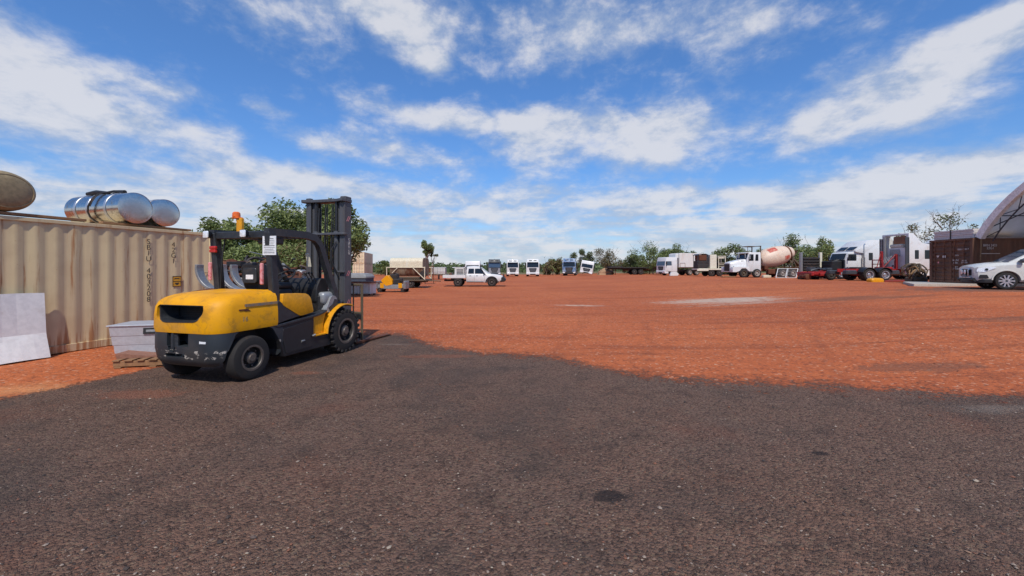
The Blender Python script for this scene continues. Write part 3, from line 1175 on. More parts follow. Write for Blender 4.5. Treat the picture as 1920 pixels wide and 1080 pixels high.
    for z, hw, y0, y1 in [(1.27, .20, .70, .84), (1.33, .235, .67, .86), (1.50, .245, .63, .82), (1.66, .225, .60, .76), (1.715, .19, .60, .74), (1.735, .14, .62, .71)]:
        rings.append([(x, y, z) for x, y in rounded([(hw, y0), (hw, y1), (-hw, y1), (-hw, y0)], .05, 4)])
    mb.loft(rings)
    bk = part('backrest', mb, 'black_plastic', seat)
    mb = MB()
    mb.prism(rounded([(-.17, 1.40), (.12, 1.40), (.12, 1.66), (-.17, 1.66)], .04, 3), 'y', .592, .64, 0, .01)
    part('back_shell', mb, 'dark_grey_paint', bk)
    mb = MB()
    mb.box((-.01, .588, 1.505), (.15, .006, .075))
    part('sticker', mb, 'paper', bk)

    # --- overhead guard
    mb = MB()
    GX = .56
    for s in (1, -1):
        # rear pillar
        mb.prism([(.47, 1.12 if s > 0 else 1.05), (.60, 1.12 if s > 0 else 1.05), (.50, 2.235), (.37, 2.235)], 'x', s * GX - .055, s * GX + .055, 0, .015)
        # roof side beam, curved shoulder and front pillar
        path = [(s * GX, .38, 2.225), (s * GX, .80, 2.235), (s * GX, 1.20, 2.235), (s * GX, 1.40, 2.20), (s * GX, 1.52, 2.10), (s * GX, 1.60, 1.95), (s * GX, 1.80, 1.50), (s * GX, 1.93, 1.20), (s * (GX + .01), 1.93, 1.05), (s * (GX + .02), 1.86, .93), (s * (GX + .02), 1.74, .86)]
        rings = []
        for i, p in enumerate(path):
            p = Vector(p)
            a = Vector(path[max(i - 1, 0)])
            b = Vector(path[min(i + 1, len(path) - 1)])
            t = (b - a).normalized()
            nn = Vector((1, 0, 0)).cross(t)
            h = .055 if i > 3 else .06
            rings.append([p + Vector((.05, 0, 0)) + nn * h, p + Vector((-.05, 0, 0)) + nn * h, p + Vector((-.05, 0, 0)) - nn * h, p + Vector((.05, 0, 0)) - nn * h])
        mb.loft(rings)
    mb.box((0, .44, 2.19), (1.02, .09, .12), 0, .012)
    mb.box((0, 1.33, 2.215), (1.02, .07, .07), 0, .012)
    for k in range(6):
        mb.box((-.40 + .16 * k, .89, 2.225), (.03, .84, .055), 0, .006)
    mb.box((.40, .62, 2.10), (.25, .30, .12), 0, .02)
    part('overhead_guard', mb, 'dark_grey_paint')

    for x in (-.565, .20):
        mb = MB()
        rr_ = rounded([(-.058, -.062), (.058, -.062), (.058, .062), (-.058, .062)], .025, 3)
        mb.loft([[(x + u * k, y, 2.20 + v * k) for u, v in rr_] for y, k in [(.36, .55), (.33, .9), (.29, 1.0), (.28, 1.0)]])
        lamp = part('work_light', mb, 'black_plastic')
        mb = MB()
        mb.loft([[(x + u * k, y, 2.20 + v * k) for u, v in rr_] for y, k in [(.281, .94), (.268, .86), (.264, .6)]])
        part('lens', mb, 'lamp_glass', lamp)
    mb = MB()
    mb.box((-.06, .46, 2.35), (.11, .05, .24), 0, .006)
    br = part('beacon_bracket', mb, 'yellow_side')
    mb = MB()
    mb.box((-.12, .46, 2.475), (.14, .10, .025), 0, .008)
    mb.lathe([(.058, 0), (.06, .02), (.056, .07), (.038, .088), (.01, .092)], (-.14, .46, 2.487), (0, 0, 1), 16)
    part('beacon', mb, 'amber_plastic', br)
    for x, z, h in ((-.555, 1.60, .30), (.52, 1.56, .34)):
        mb = MB()
        mb.box((x - .075 * (1 if x > 0 else .9), .40, z), (.05, .05, h), 0, .012)
        part('tail_light', mb, 'red_white_tape')
    mb = MB()
    mb.box((-.54, .385, 1.99), (.13, .05, .05), 0, .01)
    mb.box((-.54, .385, 1.935), (.13, .05, .05), 0, .01)
    part('tail_light', mb, 'red_plastic')
    mb = MB()
    mb.box((.60, .395, 2.01), (.26, .008, .30))
    nt_ = part('notice_sheet', mb, 'paper')
    mb = MB()
    for k in range(9):
        mb.box((.60, .390, 2.12 - .028 * k), (.21 if k % 3 else .17, .003, .007 if k % 4 else .012))
    part('printed_lines', mb, 'tarp_grey', nt_)
    mb = MB()
    mb.tube([(-.42, .50, 2.16), (-.44, .47, 1.9), (-.47, .47, 1.6), (-.5, .48, 1.3)], .012, 6)
    part('cable', mb, 'black_plastic')
    mb = MB()
    mb.box((.30, 1.56, 1.80), (.09, .02, .26), 0, .01, rot=(R(12), 'X'))
    part('mirror', mb, 'cream_panel')

    # --- mast
    mb = MB()
    for s in (1, -1):
        # outer channel: web outside, two flanges inwards
        mb.box((s * .455, 2.47, 1.62), (.035, .22, 2.86), 0, .006)
        mb.box((s * .405, 2.375, 1.62), (.10, .03, 2.86), 0, .005)
        mb.box((s * .405, 2.565, 1.62), (.10, .03, 2.86), 0, .005)
    mb.box((0, 2.36, 2.36), (1.0, .10, .05), 0, .02)
    mb.prism(rounded([(-.50, 2.30), (.50, 2.30), (.52, 2.42), (-.52, 2.42)], .05, 3), 'z', 2.335, 2.375, 0, .006)
    mb.box((0, 2.34, .42), (.90, .08, .16), 0, .02)
    mb.box((0, 2.36, 1.72), (.16, .03, .05), 0, .01)
    mb.box((.42, 2.33, 1.58), (.16, .06, .04), 0, .008)
    mast = part('mast', mb, 'mast_grey')
    mb = MB()
    for s in (1, -1):
        mb.box((s * .36, 2.50, 1.64), (.03, .16, 2.80), 0, .005)
        mb.box((s * .32, 2.43, 1.64), (.09, .025, 2.80), 0, .004)
        mb.box((s * .32, 2.575, 1.64), (.09, .025, 2.80), 0, .004)
    mb.prism(rounded([(-.52, 2.26), (-.30, 2.33), (.30, 2.33), (.47, 2.26), (.50, 2.36), (.50, 2.58), (-.50, 2.58), (-.55, 2.36)], .03, 3), 'z', 3.02, 3.08, 0, .01)
    mb.box((.42, 2.47, 3.10), (.14, .2, .07), 0, .015)
    mb.box((-.42, 2.40, 3.095), (.12, .1, .05), 0, .015)
    part('inner_mast', mb, 'mast_grey', mast)
    mb = MB()
    for s in (1, -1):
        mb.tube([(s * .25, 2.40, .25), (s * .25, 2.40, 2.36)], .05, 12)
        mb.tube([(s * .25, 2.40, 2.36), (s * .25, 2.40, 3.03)], .034, 12, 1)
        mb.tube([(s * .25, 2.40, 2.30), (s * .25, 2.40, 2.42)], .06, 12)
    part('lift_cylinder', mb, ['mast_grey', 'inner_steel'], mast)
    mb = MB()
    for x in (-.10, -.06, .06, .10):
        mb.box((x, 2.50, 1.55), (.018, .012, 2.9), 0)
    part('lift_chain', mb, 'inner_steel', mast)
    mb = MB()
    for x in (.0, .16, -.16):
        mb.tube([(x, 2.36, .6), (x + .01, 2.345, 1.2), (x - .01, 2.345, 1.9), (x + .02, 2.36, 2.9)], .014, 6)
    mb.tube([(.30, 2.33, 2.2), (.22, 2.26, 2.0), (.27, 2.25, 1.75), (.33, 2.32, 1.55)], .014, 6)
    part('hydraulic_hose', mb, 'black_plastic', mast)
    for s in (1, -1):
        mb = MB()
        mb.tube([(s * .40, 1.72, .66), (s * .42, 2.34, .98)], .045, 10)
        part('tilt_cylinder', mb, 'dark_grey_paint')
    text('mast_lettering', 'K\nO\nM\nA\nT\nS\nU', .062, 'text_white', mast, face_x(.4745, 2.50, 2.10, (1, 0, 0)), .001, .78)
    for z in (2.68, 1.55, .95):
        for d in (0, .05):
            mb = MB()
            mb.add([(.4755, 2.415 + d, z - .06), (.4755, 2.435 + d, z - .06), (.4755, 2.50 + d, z + .05), (.4755, 2.48 + d, z + .05)], [(0, 1, 2, 3)])
            part('warning_chevron', mb, 'red_white_tape', mast)
    # --- carriage, backrest, forks
    mb = MB()
    for z in (.22, .62):
        mb.box((0, 2.72, z), (1.22, .05, .12), 0, .01)
    for s in (1, -1):
        mb.box((s * .22, 2.66, .45), (.06, .12, .62), 0, .01)
    car = part('carriage', mb, 'inner_steel')
    mb = MB()
    for s in (1, -1):
        mb.box((s * .61, 2.745, .72), (.055, .03, 1.20), 0, .006)
    mb.box((0, 2.745, 1.30), (1.24, .04, .05), 0, .01)
    for k in range(5):
        mb.box((-.40 + .2 * k, 2.745, .98), (.022, .025, .60), 0, .004)
    mb.box((0, 2.745, .70), (1.22, .03, .04), 0, .006)
    part('load_backrest', mb, 'olive_steel', car)
    for s in (1, -1):
        mb = MB()
        mb.prism([(2.75, .72), (2.80, .72), (2.80, .075), (4.12, .045), (4.15, .03), (4.12, .025), (2.79, .02), (2.75, .05)], 'x', s * .40 - .065, s * .40 + .065, 0, .006)
        part('fork', mb, 'rusty_steel', car)

    # --- wheels
    for s in (1, -1):
        wheel(root, (s * .60, 0, .325), .325, .22, (s, 0, 0), n=40, lugs=0, rr=.56, bolts=6)
        wheel(root, (s * .575, 2.10, .42), .405, .30, (s, 0, 0), n=44, lugs=22, rr=.58, bolts=6)
    mb = MB()
    mb.tube([(-.5, 0, .325), (.5, 0, .325)], .09, 12)
    mb.tube([(-.5, 2.1, .42), (.5, 2.1, .42)], .14, 12)
    mb.box((0, 1.2, .42), (.5, 1.7, .3), 0, .02)
    part('axle', mb, 'chassis_dark')
    return root


build_forklift()


# ------------------------------------------------------------------ containers
def corr_panel(mb, L_, z0, z1, pitch, depth, y, m=0, horizontal=False):
    """trapezoid-corrugated sheet along x from 0 to L_, at plane y, waves going to +y... inwards"""
    pts = []
    x = 0.0
    a, b = pitch * .26, pitch * .24
    while x < L_ - 1e-6:
        for dx_, d in ((0, 0), (a, 0), (a + b, 1), (2 * a + b, 1)):
            if x + dx_ <= L_:
                pts.append((x + dx_, d * depth))
        x += pitch
    pts.append((L_, pts[-1][1]))
    vs = [(px_, y + d, z0) for px_, d in pts] + [(px_, y + d, z1) for px_, d in pts]
    n = len(pts)
    mb.add(vs, [(i, i + 1, n + i + 1, n + i) for i in range(n - 1)], m)


def container(root, L_, paintm, Wd=2.438, Hh=2.591, far_doors=True, lod=False, pitch=.278):
    """local: x along the length from 0 (door end) to L_, y from 0 (near side) to Wd, z up"""
    mb = MB()
    for y, s in ((0.018, 1), (Wd - .018, -1)):
        t = MB()
        corr_panel(t, L_ - .24, .15, Hh - .08, pitch, .024 * s, y)
        mb.add([(a + .12, b, c) for a, b, c in t.v], t.f)
    mb.quad((.10, .05, Hh - .03), (L_ - .1, .05, Hh - .03), (L_ - .1, Wd - .05, Hh - .03), (.10, Wd - .05, Hh - .03))
    mb.quad((.10, .05, .16), (L_ - .1, .05, .16), (L_ - .1, Wd - .05, .16), (.10, Wd - .05, .16))
    t = MB()
    corr_panel(t, Wd - .24, .15, Hh - .10, .25, .04, 0)
    mb.add([(L_ - .03 - b, a + .12, c) for a, b, c in t.v], t.f)
    body = mb.build('body', paintm, root, 20, normals=False)
    mb = MB()
    for y in (.03, Wd - .03):
        mb.box((L_ / 2, y, Hh - .05), (L_ - .3, .06, .07), 0, .006)
        mb.box((L_ / 2, y, .085), (L_ - .3, .055, .15), 0, .006)
    for x in (.06, L_ - .06):
        mb.box((x, Wd / 2, Hh - .06), (.10, Wd - .3, .11), 0, .006)
        mb.box((x, Wd / 2, .085), (.10, Wd - .3, .16), 0, .006)
        for y in (.075, Wd - .075):
            mb.box((x + (.012 if x < 1 else -.012), y, Hh / 2), (.15, .148, Hh - .26), 0, .012)
    mb.build('frame', paintm, root, 30)
    for x in (.085, L_ - .085):
        for y in (.08, Wd - .08):
            for z in (.06, Hh - .06):
                c = MB()
                c.box((x, y, z), (.178, .166, .122), 0, .008)
                c.build('corner_casting', 'rusty_steel' if paintm == 'container_tan' else paintm, root)
    # door leaves with locking bars
    for k in (0, 1):
        d = MB()
        y0 = .13 + k * (Wd / 2 - .125)
        y1 = y0 + Wd / 2 - .14
        t = MB()
        zz = .18
        prof = []
        while zz < Hh - .14:
            prof += [(zz, 0), (zz + .12, 0), (zz + .17, .035), (zz + .24, .035)]
            zz += .29
        prof = [p for p in prof if p[0] < Hh - .13] + [(Hh - .12, 0)]
        n = len(prof)
        t.add([(.045 + b, y0, a) for a, b in prof] + [(.045 + b, y1, a) for a, b in prof], [(i, i + 1, n + i + 1, n + i) for i in range(n - 1)])
        d.add(t.v, t.f)
        for yy in (y0 + .02, y1 - .02):
            d.box((.05, yy, Hh / 2), (.05, .05, Hh - .26), 0, .006)
        door = d.build('door', paintm, root, 25)
        if not lod:
            for q in (.30, .78):
                b = MB()
                yy = y0 + (y1 - y0) * q
                b.tube([(.0, yy, .10), (.0, yy, Hh - .08)], .018, 8)
                for z in (.14, .8, 1.7, Hh - .14):
                    b.box((.012, yy, z), (.04, .09, .06), 0, .006)
                b.box((-.01, yy + .16 * (1 if k else -1), 1.02), (.02, .36, .04), 0, .006)
                b.build('locking_bar', 'frame_galv' if paintm != 'container_brown' else 'rusty_steel', door)
    return body


def build_tan_container():
    # near long side runs from the corner (-7.965, 11.05) back past the camera; local x runs from that corner towards the camera
    ang = math.atan2(-.97, -.2423)
    root = thing('shipping_container', 'long weathered tan shipping container with rust streaks behind the forklift', 'container', (-7.965, 11.05, 0), ang)
    # direction of local +y is left of heading; heading points back to the camera, so left = +X side; shift so the near face is at y = 0
    e = Matrix.Rotation(0, 4, 'Z')
    holder = root
    L_ = 12.19
    # build mirrored in y: near face must be at y=0 with the body on the -y side
    before = set(bpy.data.objects)
    container(root, L_, 'container_tan')
    for o in [o for o in bpy.data.objects if o not in before]:
        if o.type == 'MESH':
            o.data.transform(Matrix.Scale(-1, 4, (0, 1, 0)))
            o.data.flip_normals()
    # marks near the far end (x small): vertical lettering in two columns, yellow caution plate
    nrm = (0, 1, 0)
    text('marking', 'S\nB\nI\nU', .165, 'text_dark', root, face_x(1.62, .0205 - .015, 2.06, nrm), .0015, .80)
    text('marking', '4\n0\n3\n2\n0\n8', .165, 'text_dark', root, face_x(1.62, .0205 - .015, 1.26, nrm), .0015, .80)
    text('marking', '4\n2\nG\n1', .165, 'text_dark', root, face_x(1.07, .0205 - .015, 2.02, nrm), .0015, .80)
    mb = MB()
    mb.box((.98, -.012, 1.33), (.19, .006, .24))
    pl = mb.build('caution_label', 'label_yellow', root)
    mb = MB()
    mb.box((.98, -.008, 1.33), (.19, .004, .014))
    for z in (1.452, 1.208):
        mb.box((.98, -.008, z), (.20, .004, .014))
    for x in (.884, 1.076):
        mb.box((x, -.008, 1.33), (.012, .004, .25))
    for z, w in ((1.40, .11), (1.285, .10), (1.26, .06)):
        mb.box((.98, -.008, z), (w, .004, .022))
    mb.build('printing', 'text_dark', pl)
    mb = MB()
    mb.box((.30, -.004, 1.28), (.012, .012, .5))
    mb.box((.22, -.004, 1.53), (.17, .012, .012))
    mb.build('marking_outline', 'rusty_steel', root)
    # supports
    for x in (.6, 4.2, 8, 11.5):
        mb = MB()
        mb.box((x, -1.2, -.01), (.3, 2.2, .03), 0, .004)
        mb.build('bearer', 'timber_grey', root)
    return root


TAN = build_tan_container()
CU = Vector((-.2423, -.97, 0)).normalized()      # along the container towards the camera
CN = Vector((.97, -.2423, 0)).normalized()       # out of its near face
C0 = Vector((-7.965, 11.05, 0))
CROT = math.atan2(CU.y, CU.x)


def cpt(t, out, z):
    return C0 + CU * t + CN * out + Vector((0, 0, z))


# --- chrome fuel tanks and the dull tank on the roof
def fuel_tank(label, t, out, L_, r, straps, m='chrome', rot=0.0, z=2.60, name='fuel_tank', group=None, dish=.014, sx=1.0, clutter=False):
    p = cpt(t, out, z)
    root = thing(name, label, 'tank', p, math.atan2(-CN.y, -CN.x) + rot, group)
    # local x along the tank, away from the camera
    mb = MB()
    prof = [(r * .3, -dish * 1.0), (r * .6, -dish * .86), (r * .85, -dish * .5), (r * .965, -dish * .12), (r * .972, -.010), (r, -.008), (r, L_ + .008), (r * .972, L_ + .010), (r * .965, L_ + dish * .12), (r * .85, L_ + dish * .5), (r * .6, L_ + dish * .86), (r * .3, L_ + dish)]
    if name == 'oval_tank':
        prof = [(r * .25, -.175), (r * .55, -.165), (r * .80, -.14), (r * .93, -.09), (r * .985, -.035), (r, .02), (r, L_ - .02), (r * .93, L_ + .09), (r * .5, L_ + .16)]
    mb.lathe(prof, (0, 0, r), (1, 0, 0), 48)
    if sx != 1.0:
        mb.v = [(a, b * sx, c) for a, b, c in mb.v]
    mb.build('shell', m, root, 40 if name == 'oval_tank' else 14)
    for s in straps:
        mb = MB()
        q = [(r + .004, -.04), (r + .010, -.034), (r + .010, .034), (r + .004, .04)]
        mb.lathe([(a, s + b) for a, b in q], (0, 0, r), (1, 0, 0), 48, closed=True)
        if sx != 1.0:
            mb.v = [(a, b * sx, c) for a, b, c in mb.v]
        mb.build('strap', 'dull_alloy' if m == 'chrome' else 'olive_steel', root, 30)
    if name == 'oval_tank':
        for q_, d_ in ((.80, -.138),):
            mb = MB()
            mb.tube([(d_, r * q_ * math.cos(a) * sx, r + r * q_ * math.sin(a)) for a in [2 * math.pi * k / 40 for k in range(41)]], .010, 6)
            mb.build('pressed_ring', m, root)
    mb = MB()
    mb.lathe([(.05, 0), (.055, .03), (.05, .05), (.01, .055)], (L_ * .62, 0, 2 * r * .995), (0, 0, 1), 14)
    mb.build('filler_cap', 'inner_steel', root)
    return root



fuel_tank('polished chrome fuel tank strapped with bands, nearer of the two on the tan container roof', 1.84, -.06, 1.80, .345, (.42, 1.02, 1.45), rot=R(-3), group='chrome tanks on the container roof', z=2.66)
fuel_tank('chrome fuel tank with a plain end, farther of the two on the tan container roof', 1.17, -.12, 1.55, .325, (.20, 1.2), rot=R(-5), group='chrome tanks on the container roof', z=2.66)
fuel_tank('dull oval metal tank at the left edge of the photo on the container roof', 3.92, -.10, 1.9, .36, (.5, 1.3), m='tank_dull', rot=R(4), z=2.655, name='oval_tank', dish=.03, sx=1.25)


def boards(label, items, cat='boards', name='timber_bearer'):
    for k, (t, o, z, L_, w, h, rot) in enumerate(items):
        mb = MB()
        mb.box((0, 0, h / 2), (L_, w, h), 0, .006)
        b = mb.build(name, 'timber', None)
        b.location = cpt(t, o, z)
        b.rotation_euler = (0, 0, CROT + rot)
        tag(b, label[k], cat)


boards(['weathered timber plank under the dull oval tank on the container roof', 'timber bearer under the fronts of the two chrome tanks', 'timber bearer under the back ends of the chrome tanks'],
       [(3.6, -.10, 2.60, 1.7, .16, .05, 0), (1.45, -.22, 2.60, 1.9, .12, .05, 0), (1.45, -1.35, 2.60, 1.9, .12, .05, 0)])
# black hoses and a bent exhaust lying on the chrome tank
mb = MB()
p = [cpt(1.80, -o, 3.37 + h) for o, h in ((1.62, .02), (1.35, .05), (1.0, .03), (.8, .05), (.45, .02))]
mb.tube(p, [.05, .055, .03, .03, .045], 8)
mb.tube([cpt(1.72, -1.0, 3.37), cpt(1.68, -.9, 3.41), cpt(1.82, -.75, 3.38), cpt(1.72, -.55, 3.39)], .02, 6)
o = mb.build('black_hose', 'black_plastic', None)
tag(o, 'black hose and bent bracket lying along the top of the chrome tank', 'hose')
mb = MB()
q = []
for k in range(15):
    a = R(-70 + k * 18)
    q.append(cpt(1.84 + .368 * math.cos(a), -.92 + .04 * math.sin(3 * a), 2.66 + .345 + .368 * math.sin(a)))
mb.tube(q, .018, 6)
mb.tube([x + Vector((.03, .01, .005)) for x in q[4:]], .012, 6)
o = mb.build('cargo_strap', 'chassis_dark', None)
tag(o, 'dark strap and cable looped over the nearer chrome tank', 'strap')

# --- bent white sheet leaning on the container
mb = MB()
prof = [(.215, .0), (.105, .36), (.085, .45), (.045, 1.19)]
n_ = 14
vs, fs = [], []
for j, (o_, z) in enumerate(prof):
    for i in range(n_ + 1):
        t = -.30 + 2.6 * i / n_
        wob = .012 * math.sin(i * .9 + j)
        vs.append((t, -(o_ + wob), z + .012 * math.sin(i * .7) * (1 if j in (0, 3) else 0)))
for j in range(len(prof) - 1):
    for i in range(n_):
        a = j * (n_ + 1) + i
        fs.append((a, a + 1, a + n_ + 2, a + n_ + 1))
me = bpy.data.meshes.new('leaning_sheet')
me.from_pydata([(x, -y, z) for x, y, z in vs], [], fs)
me.materials.append(M('sheet_white'))
sh = bpy.data.objects.new('leaning_sheet', me)
COL.objects.link(sh)
md = sh.modifiers.new('t', 'SOLIDIFY')
md.thickness = .008
sh.location = C0 + CU * 3.74 + CN * .02
sh.rotation_euler = (0, 0, CROT)
tag(sh, 'bent dusty white sheet leaning against the tan container', 'sheet')

# --- silver toolbox on a brown sheet on pallets
def pallet(label, loc, rz, group=None):
    root = thing('pallet', label, 'pallet', loc, rz, group)
    for y in (-.5, 0, .5):
        mb = MB()
        mb.box((0, y, .065), (1.15, .045, .09), 0, .004)
        mb.build('bearer', 'timber', root)
    mb = MB()
    for k in range(7):
        mb.box((-.525 + .175 * k, 0, .121), (.10 + .02 * (k % 2), 1.1, .02), 0, .003)
    mb.build('top_boards', 'timber', root)
    mb = MB()
    for x in (-.5, 0, .5):
        mb.box((x, 0, .0095), (.1, 1.1, .019), 0, .003)
    mb.build('bottom_boards', 'timber', root)
    return root


pallet('worn timber pallet on the red dirt under the silver toolbox', (-6.12, 7.42, 0), R(12))
mb = MB()
mb.prism([(-.62, .0), (.62, .0), (.62, .02), (.3, .035), (-.2, .03), (-.62, .09), (-.64, .07)], 'y', -.42, .42)
o = mb.build('packing_sheet', 'brown_sheet', None)
o.location = (-6.12, 7.46, .132)
o.rotation_euler = (0, 0, R(14))
tag(o, 'dusty brown sheet between the silver toolbox and its pallet', 'sheet')
root = thing('toolbox', 'silver aluminium toolbox with a black label, on a pallet left of the forklift', 'toolbox', (-6.24, 7.60, .170), R(14))
mb = MB()
mb.loft([[(-.66, -.28, 0), (.66, -.28, 0), (.66, .28, 0), (-.66, .28, 0)], [(-.672, -.287, .14), (.672, -.287, .14), (.672, .287, .14), (-.672, .287, .14)], [(-.685, -.293, .145), (.685, -.293, .145), (.685, .293, .145), (-.685, .293, .145)],
         [(-.695, -.305, .30), (.695, -.305, .30), (.695, .305, .30), (-.695, .305, .30)], [(-.703, -.312, .305), (.703, -.312, .305), (.703, .312, .305), (-.703, .312, .305)], [(-.71, -.33, .47), (.71, -.33, .47), (.71, .33, .47), (-.71, .33, .47)]])
mb.v = [(x * 1.12, y, z) for x, y, z in mb.v]
mb.build('box', 'box_alloy', root, 20)
mb = MB()
mb.box((0, 0, .482), (1.66, .70, .022), 0, .006)
mb.build('lid', 'box_alloy', root)
mb = MB()
mb.box((-.12, -.326, .385), (.36, .012, .11), 0, .003, rot=(R(-6), 'X'))
lb = mb.build('label', 'black_plastic', root)
mb = MB()
mb.box((-.17, -.333, .385), (.17, .006, .04), 0, .002, rot=(R(-6), 'X'))
mb.build('printing', 'tarp_grey', lb)
# loose grey planks by the container foot
for k, (t, o_, rot, L_) in enumerate(((1.75, .55, .15, 1.6), (1.65, .72, -.05, 1.3))):
    mb = MB()
    mb.box((0, 0, .02), (L_, .14, .035), 0, .004)
    b = mb.build('plank', 'timber_grey', None)
    b.location = cpt(t, o_, .0 + .002 * k)
    b.rotation_euler = (0, 0, CROT + rot)
    tag(b, ['grey plank lying nearest the foot of the tan container', 'shorter grey plank lying between the pallet and the longer plank'][k], 'plank')

# --- rack of curved mudguards behind the forklift
root = thing('mudguard_stand', 'steel stand with curved grey mudguards beside the tan container behind the forklift', 'stand', (-6.35, 8.95, 0), R(-6))
mb = MB()
for x in (-.35, .45):
    for y in (-.3, .3):
        mb.box((x, y, .55), (.05, .05, 1.1), 0, .005)
mb.box((.05, 0, 1.1), (1.0, .75, .05), 0, .006)
mb.build('frame', 'rusty_steel', root)
for x0, y0 in ((-.30, -.22), (.24, -.22), (.10, .25)):
    mb = MB()
    pts = []
    for k in range(13):
        a = R(172 + k * 9)
        pts.append((x0 + .52 + .52 * math.cos(a), 1.66 + .50 * math.sin(a)))
    pts = [(u + .02, v + .1) if False else (u, v) for u, v in pts]
    inn = [(x0 + .52 + (u - x0 - .52) * .90, 1.66 + (v - 1.66) * .90) for u, v in pts]
    mb.prism(pts + inn[::-1], 'y', y0 - .09, y0 + .09, 0, .004)
    mb.build('mudguard', 'frame_galv', root)
for k in range(3):
    mb = MB()
    mb.tube([(-.3 + .2 * k, -.34, 1.14), (.1 + .2 * k, -.32, 1.2), (.5 + .15 * k, -.30, 1.16)], .035, 8)
    mb.build('bent_pipe', ['rusty_steel', 'frame_galv', 'chassis_dark'][k], root)


# ------------------------------------------------------------------ scrap heap behind the forklift
def scrap(name, label, cx, cy, wx, wy, h, n, seed, kind='stuff'):
    rnd = random.Random(seed)
    mb = MB()
    for k in range(n):
        x, y = rnd.uniform(-wx, wx), rnd.uniform(-wy, wy)
        top = h * (1 - (x / wx) ** 2 * .6) * rnd.random()
        m = rnd.choice([0, 0, 1, 1, 2, 3, 4])
        q = rnd.random()
        p0 = Vector((cx + x, cy + y, top))
        d = Vector((rnd.uniform(-1, 1), rnd.uniform(-1, 1), rnd.uniform(-.5, .6)))
        if q < .5:
            mb.tube([p0, p0 + d * .35 + Vector((0, 0, .08)), p0 + d * .7], rnd.uniform(.015, .05), 6, m)
        elif q < .8:
            mb.box(p0, (rnd.uniform(.15, .6), rnd.uniform(.1, .5), rnd.uniform(.05, .35)), m, .01, rot=(rnd.uniform(-1, 1), rnd.choice('XYZ')))
        else:
            r = rnd.uniform(.15, .4)
            e = d.normalized()
            s_ = e.cross(Vector((0, 0, 1))).normalized()
            u_ = s_.cross(e)
            mb.tube([p0 + (s_ * math.cos(a) + u_ * math.sin(a)) * r for a in [2 * math.pi * i / 14 for i in range(15)]], rnd.uniform(.02, .07), 6, m)
    o = mb.build(name, ['chassis_dark', 'rusty_steel', 'frame_galv', 'timber_grey', 'black_plastic'], None)
    tag(o, label, 'scrap', kind=kind)
    return o


scrap('scrap_heap', 'tangled heap of dark steel scrap and pipes seen through the forklift cab', PX(490, 16), 15.5, 2.6, 1.6, 2.05, 380, 3)
scrap('scrap_heap', 'low heap of rusty scrap between the big tree and the tan container', PX(425, 19), 18.0, 1.6, 1.0, 1.9, 170, 8)


# ------------------------------------------------------------------ stacked cream containers far behind
def far_container(label, loc, rz, paintm, group=None):
    root = thing('shipping_container', label, 'container', loc, rz, group)
    container(root, 12.19, paintm)
    return root


ang = math.atan2(12.0, -2.2)
for k in (0, 1):
    r_ = far_container(['cream shipping container at the bottom of the far stack beside the big tree', 'cream shipping container on top of the far stack beside the big tree'][k],
                       (PX(683, 90), 90, 2.6 * k), ang, 'container_cream', 'cream containers stacked far off')

# ------------------------------------------------------------------ cabinet, covered trailer, yellow machine
root = thing('workshop_cabinet', 'white steel cabinet with a brown board on top standing behind the forklift forks', 'cabinet', (PX(678, 25.3), 25.5, 0), R(-12))
mb = MB()
mb.box((-.36, 0, .42), (.68, .7, .66), 0, .02)
mb.box((.36, 0, .42), (.70, .7, .66), 0, .02)
mb.build('body', 'white_dusty', root)
for x in (-.36, .36):
    mb = MB()
    mb.box((x, -.356, .42), (.60, .012, .58), 0, .004)
    mb.box((x + .2, -.372, .55), (.03, .03, .12), 0, .005)
    mb.build('door', 'white_dusty', root)
mb = MB()
mb.box((.02, 0, .785), (1.66, .86, .055), 0, .006)
mb.box((.1, 0, .83), (1.3, .7, .03), 0, .006)
mb.build('top_board', 'brown_sheet', root)
mb = MB()
for x in (-.6, .6):
    for y in (-.28, .28):
        mb.box((x, y, .045), (.08, .08, .09), 0, .004)
mb.build('foot', 'black_plastic', root)

root = thing('covered_trailer', 'dark blue box trailer under a grey tarpaulin behind the white cabinet', 'trailer', (PX(664, 30), 30.4, 0), R(-6))
mb = MB()
mb.box((0, 0, .78), (2.1, 1.4, .44), 0, .04)
mb.build('tray', 'tarp_blue', root)
mb = MB()
mb.loft([[(x * 1.10, y * .76, z) for x, y in rounded([(-1, -1), (1, -1), (1, 1), (-1, 1)], .12, 3)] for z in (.94, 1.05)] + [[(x * .98, y * .66, 1.24) for x, y in rounded([(-1, -1), (1, -1), (1, 1), (-1, 1)], .2, 3)]] + [[(x * .7, y * .4, 1.29) for x, y in rounded([(-1, -1), (1, -1), (1, 1), (-1, 1)], .2, 3)]])
mb.build('tarpaulin', 'tarp_grey', root)
for s in (1, -1):
    wheel(root, (.1, s * .72, .31), .31, .2, (0, s, 0), n=20)
mb = MB()
mb.tube([(-1.05, 0, .5), (-1.9, 0, .48)], .04, 6)
mb.tube([(-1.85, 0, .48), (-1.85, 0, .05)], .03, 6)
mb.build('drawbar', 'chassis_dark', root)

